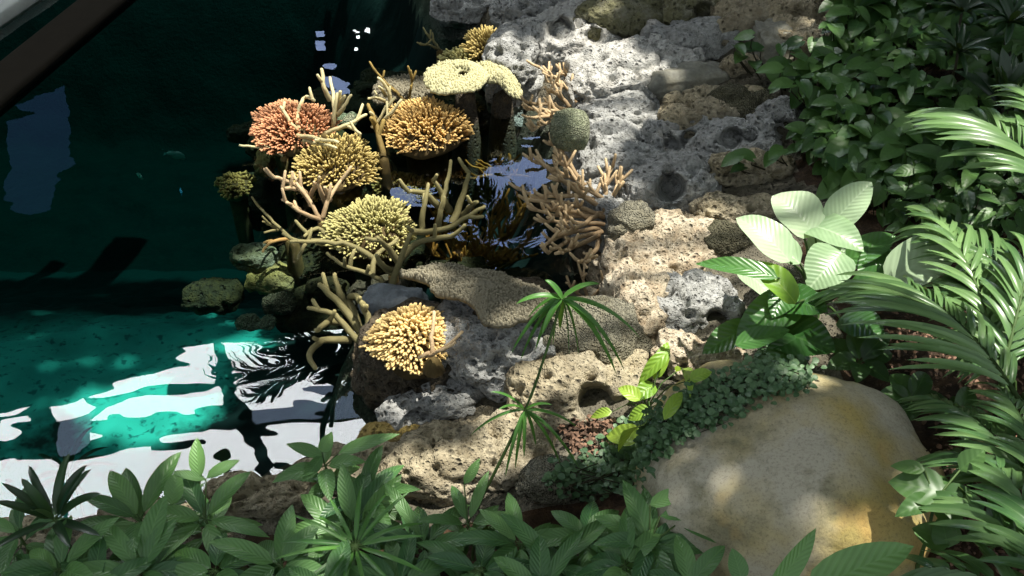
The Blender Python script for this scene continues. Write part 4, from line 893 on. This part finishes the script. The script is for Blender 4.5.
# ------------------------------------------------------------------ palms leaning over the pool, seen mirrored
def over_palm(label, ctr, z, tips, seed):
    rg = random.Random(seed); c = mirror_z(*ctr, z); mb = MB(); st = MB()
    for (x, y, zz) in tips:
        B = mirror_z(x, y, zz); frond(mb, st, c, B, .06, 30, .32, .026, droop=.35, seed=rg.randrange(99), tone=.3)
    g = Vector((c.x+1.6, c.y+2.2, 0)); g.z = max(H(g.x, g.y), 0) if g.y < 11 else 0
    root = empty('leaning_palm', g, label, 'palm', 'palms leaning over the pool'); under(mb.build('fronds', L_dark), root)
    st2 = MB(); tube(st2, curve([g, g.lerp(c, .5)+Vector((.3, .2, .1)), c]), .05, .03, 8); under(st2.build('trunk', M_bark), root); under(st.build('stalks', M_stemd), root)
over_palm('palm mirrored as black fronds in the white reflection before the golden coral', (345, 335), 2.3, [(262, 395, 2.3), (300, 350, 2.3), (365, 390, 2.3), (385, 350, 2.4), (262, 340, 2.4), (330, 385, 2.2), (230, 372, 2.3)], 3)
over_palm('palm mirrored as dark spikes in the lavender reflection under the tan coral', (503, 240), 2.2, [(455, 205, 2.3), (480, 185, 2.3), (515, 190, 2.3), (545, 215, 2.3), (550, 255, 2.2), (520, 285, 2.2), (470, 275, 2.2), (450, 245, 2.3)], 4)
over_palm('palm mirrored as dark foliage behind the forked coral', (455, 165), 2.6, [(430, 200, 2.6), (455, 215, 2.6), (480, 200, 2.6), (500, 160, 2.6), (410, 170, 2.6)], 5)

# ------------------------------------------------------------------ unseen tree added for its shade, crown shaped to dapple the bank
LIT = [  # spots where crown leaves are left out to let sun through: x, y, half width, half height, height, share of leaves missing
 (588, 58, 44, 38, .3, 1), (604, 120, 22, 46, .3, .9), (650, 84, 24, 12, .4, .3), (672, 252, 62, 42, .45, 1), (630, 285, 40, 36, .35, 1), (700, 250, 50, 40, .35, 1), (706, 330, 34, 26, .35, .8), (700, 360, 44, 30, .4, 1), (650, 345, 36, 34, .35, 1), (636, 226, 26, 18, .35, .8), (640, 132, 26, 14, .4, .5),
 (805, 214, 66, 44, .9, 1), (752, 236, 44, 40, .8, 1), (836, 200, 44, 34, .9, 1), (920, 255, 60, 28, .8, .8), (850, 200, 36, 26, .9, .8), (770, 290, 44, 34, .7, .9), (830, 275, 40, 30, .8, .7),
 (290, 118, 50, 30, .12, 1), (425, 116, 50, 32, .14, 1), (338, 150, 50, 32, .1, 1), (370, 218, 54, 34, .1, 1), (468, 80, 62, 30, .24, 1), (411, 318, 50, 38, .4, 1), (335, 100, 34, 34, .15, .9), (385, 100, 30, 34, .15, .9),
 (305, 195, 40, 34, .1, .8), (350, 255, 60, 24, .1, .5), (440, 215, 44, 40, .15, .4), (345, 320, 40, 40, .2, .7), (555, 100, 34, 40, .3, 1), (560, 175, 46, 40, .3, .9), (590, 225, 40, 30, .3, .45), (548, 304, 30, 20, .4, .9), (487, 42, 26, 16, .2, .6),
 (805, 482, 24, 10, .5, .1), (805, 380, 40, 8, .6, .3), (625, 425, 50, 40, .35, .9), (600, 440, 40, 30, .3, .7), (660, 370, 36, 36, .4, .9), (595, 335, 60, 36, .4, .55), (520, 350, 50, 40, .4, .4), (480, 455, 100, 30, .3, .62), (350, 470, 60, 26, .2, .5), (590, 395, 60, 30, .4, .7),
 (900, 330, 90, 50, .8, .7), (980, 160, 60, 50, .8, .6), (860, 110, 60, 30, .6, .02), (880, 560, 70, 34, .5, .7), (690, 490, 40, 24, .5, .5), (200, 470, 60, 40, .4, .5), (360, 500, 70, 50, .4, .4), (930, 490, 50, 40, .5, .6), (980, 420, 60, 60, .5, .35), (800, 45, 24, 12, .6, .6), (980, 300, 60, 60, .7, .45),
 (150, 412, 78, 30, -.8, 1), (60, 350, 60, 12, -.8, .02), (255, 280, 60, 30, -.1, .2)]
def added_canopy():
    rg = random.Random(4242); mb = MB(); hz = 5.4
    spots = [(a, b, c, d, (on(a, b).z+(.25 if e >= .7 else 0)) if a > 540 else e, f) for (a, b, c, d, e, f) in LIT]
    lit = []
    x = -4.2
    while x < 5.2:
        y = .6
        while y < (7.2 if x > .6 else 6.5):
            g = Vector((x+rg.uniform(-.06, .06), y+rg.uniform(-.06, .06), .3)); c = g+SUN*((hz-.3+rg.uniform(-.5, .5))/SUN.z)
            y += .085; keep = True
            for (ex, ey, ea, eb, ez, sh) in spots:
                q = c-SUN*((c.z-ez)/SUN.z); u, v = proj(q)
                if ((u-ex)/(ea+7))**2+((v-ey)/(eb+7))**2 < 1 and rg.random() < sh**.35: keep = False; break
            if not keep: continue
            a = rg.uniform(0, 2*PI); L = rg.uniform(.20, .27)
            d = Vector((math.cos(a)*L/2, math.sin(a)*L/2, rg.uniform(-.03, .03)))
            leaf(mb, c-d, c+d, L*.7, 'ovate', .05, (rg.uniform(-.3, .3), rg.uniform(-.3, .3), 1), tone=rg.random(), n=3)
        x += .085
    root = empty('added_canopy', (5.9, 4.6, .6), None, None); root['kind'] = 'structure'
    o = under(mb.build('foliage', L_dark), root); o['kind'] = 'structure'
    tb = MB(); top = Vector((5.6, 4.7, 4.9)); tube(tb, curve([root.location-Vector((0, 0, .2)), (6.0, 4.6, 2.6), top]), .2, .13, 12)  # trunk and limbs added to carry the unseen crown
    for k in range(9):
        e = Vector((-3+7*rg.random(), 1.2+7*k/9, 5.9+rg.uniform(0, .3))); tube(tb, curve([top, top.lerp(e, .5)+Vector((0, 0, .5)), e]), .05, .012, 6)
    o = under(tb.build('trunk', M_bark), root); o['kind'] = 'structure'
added_canopy()
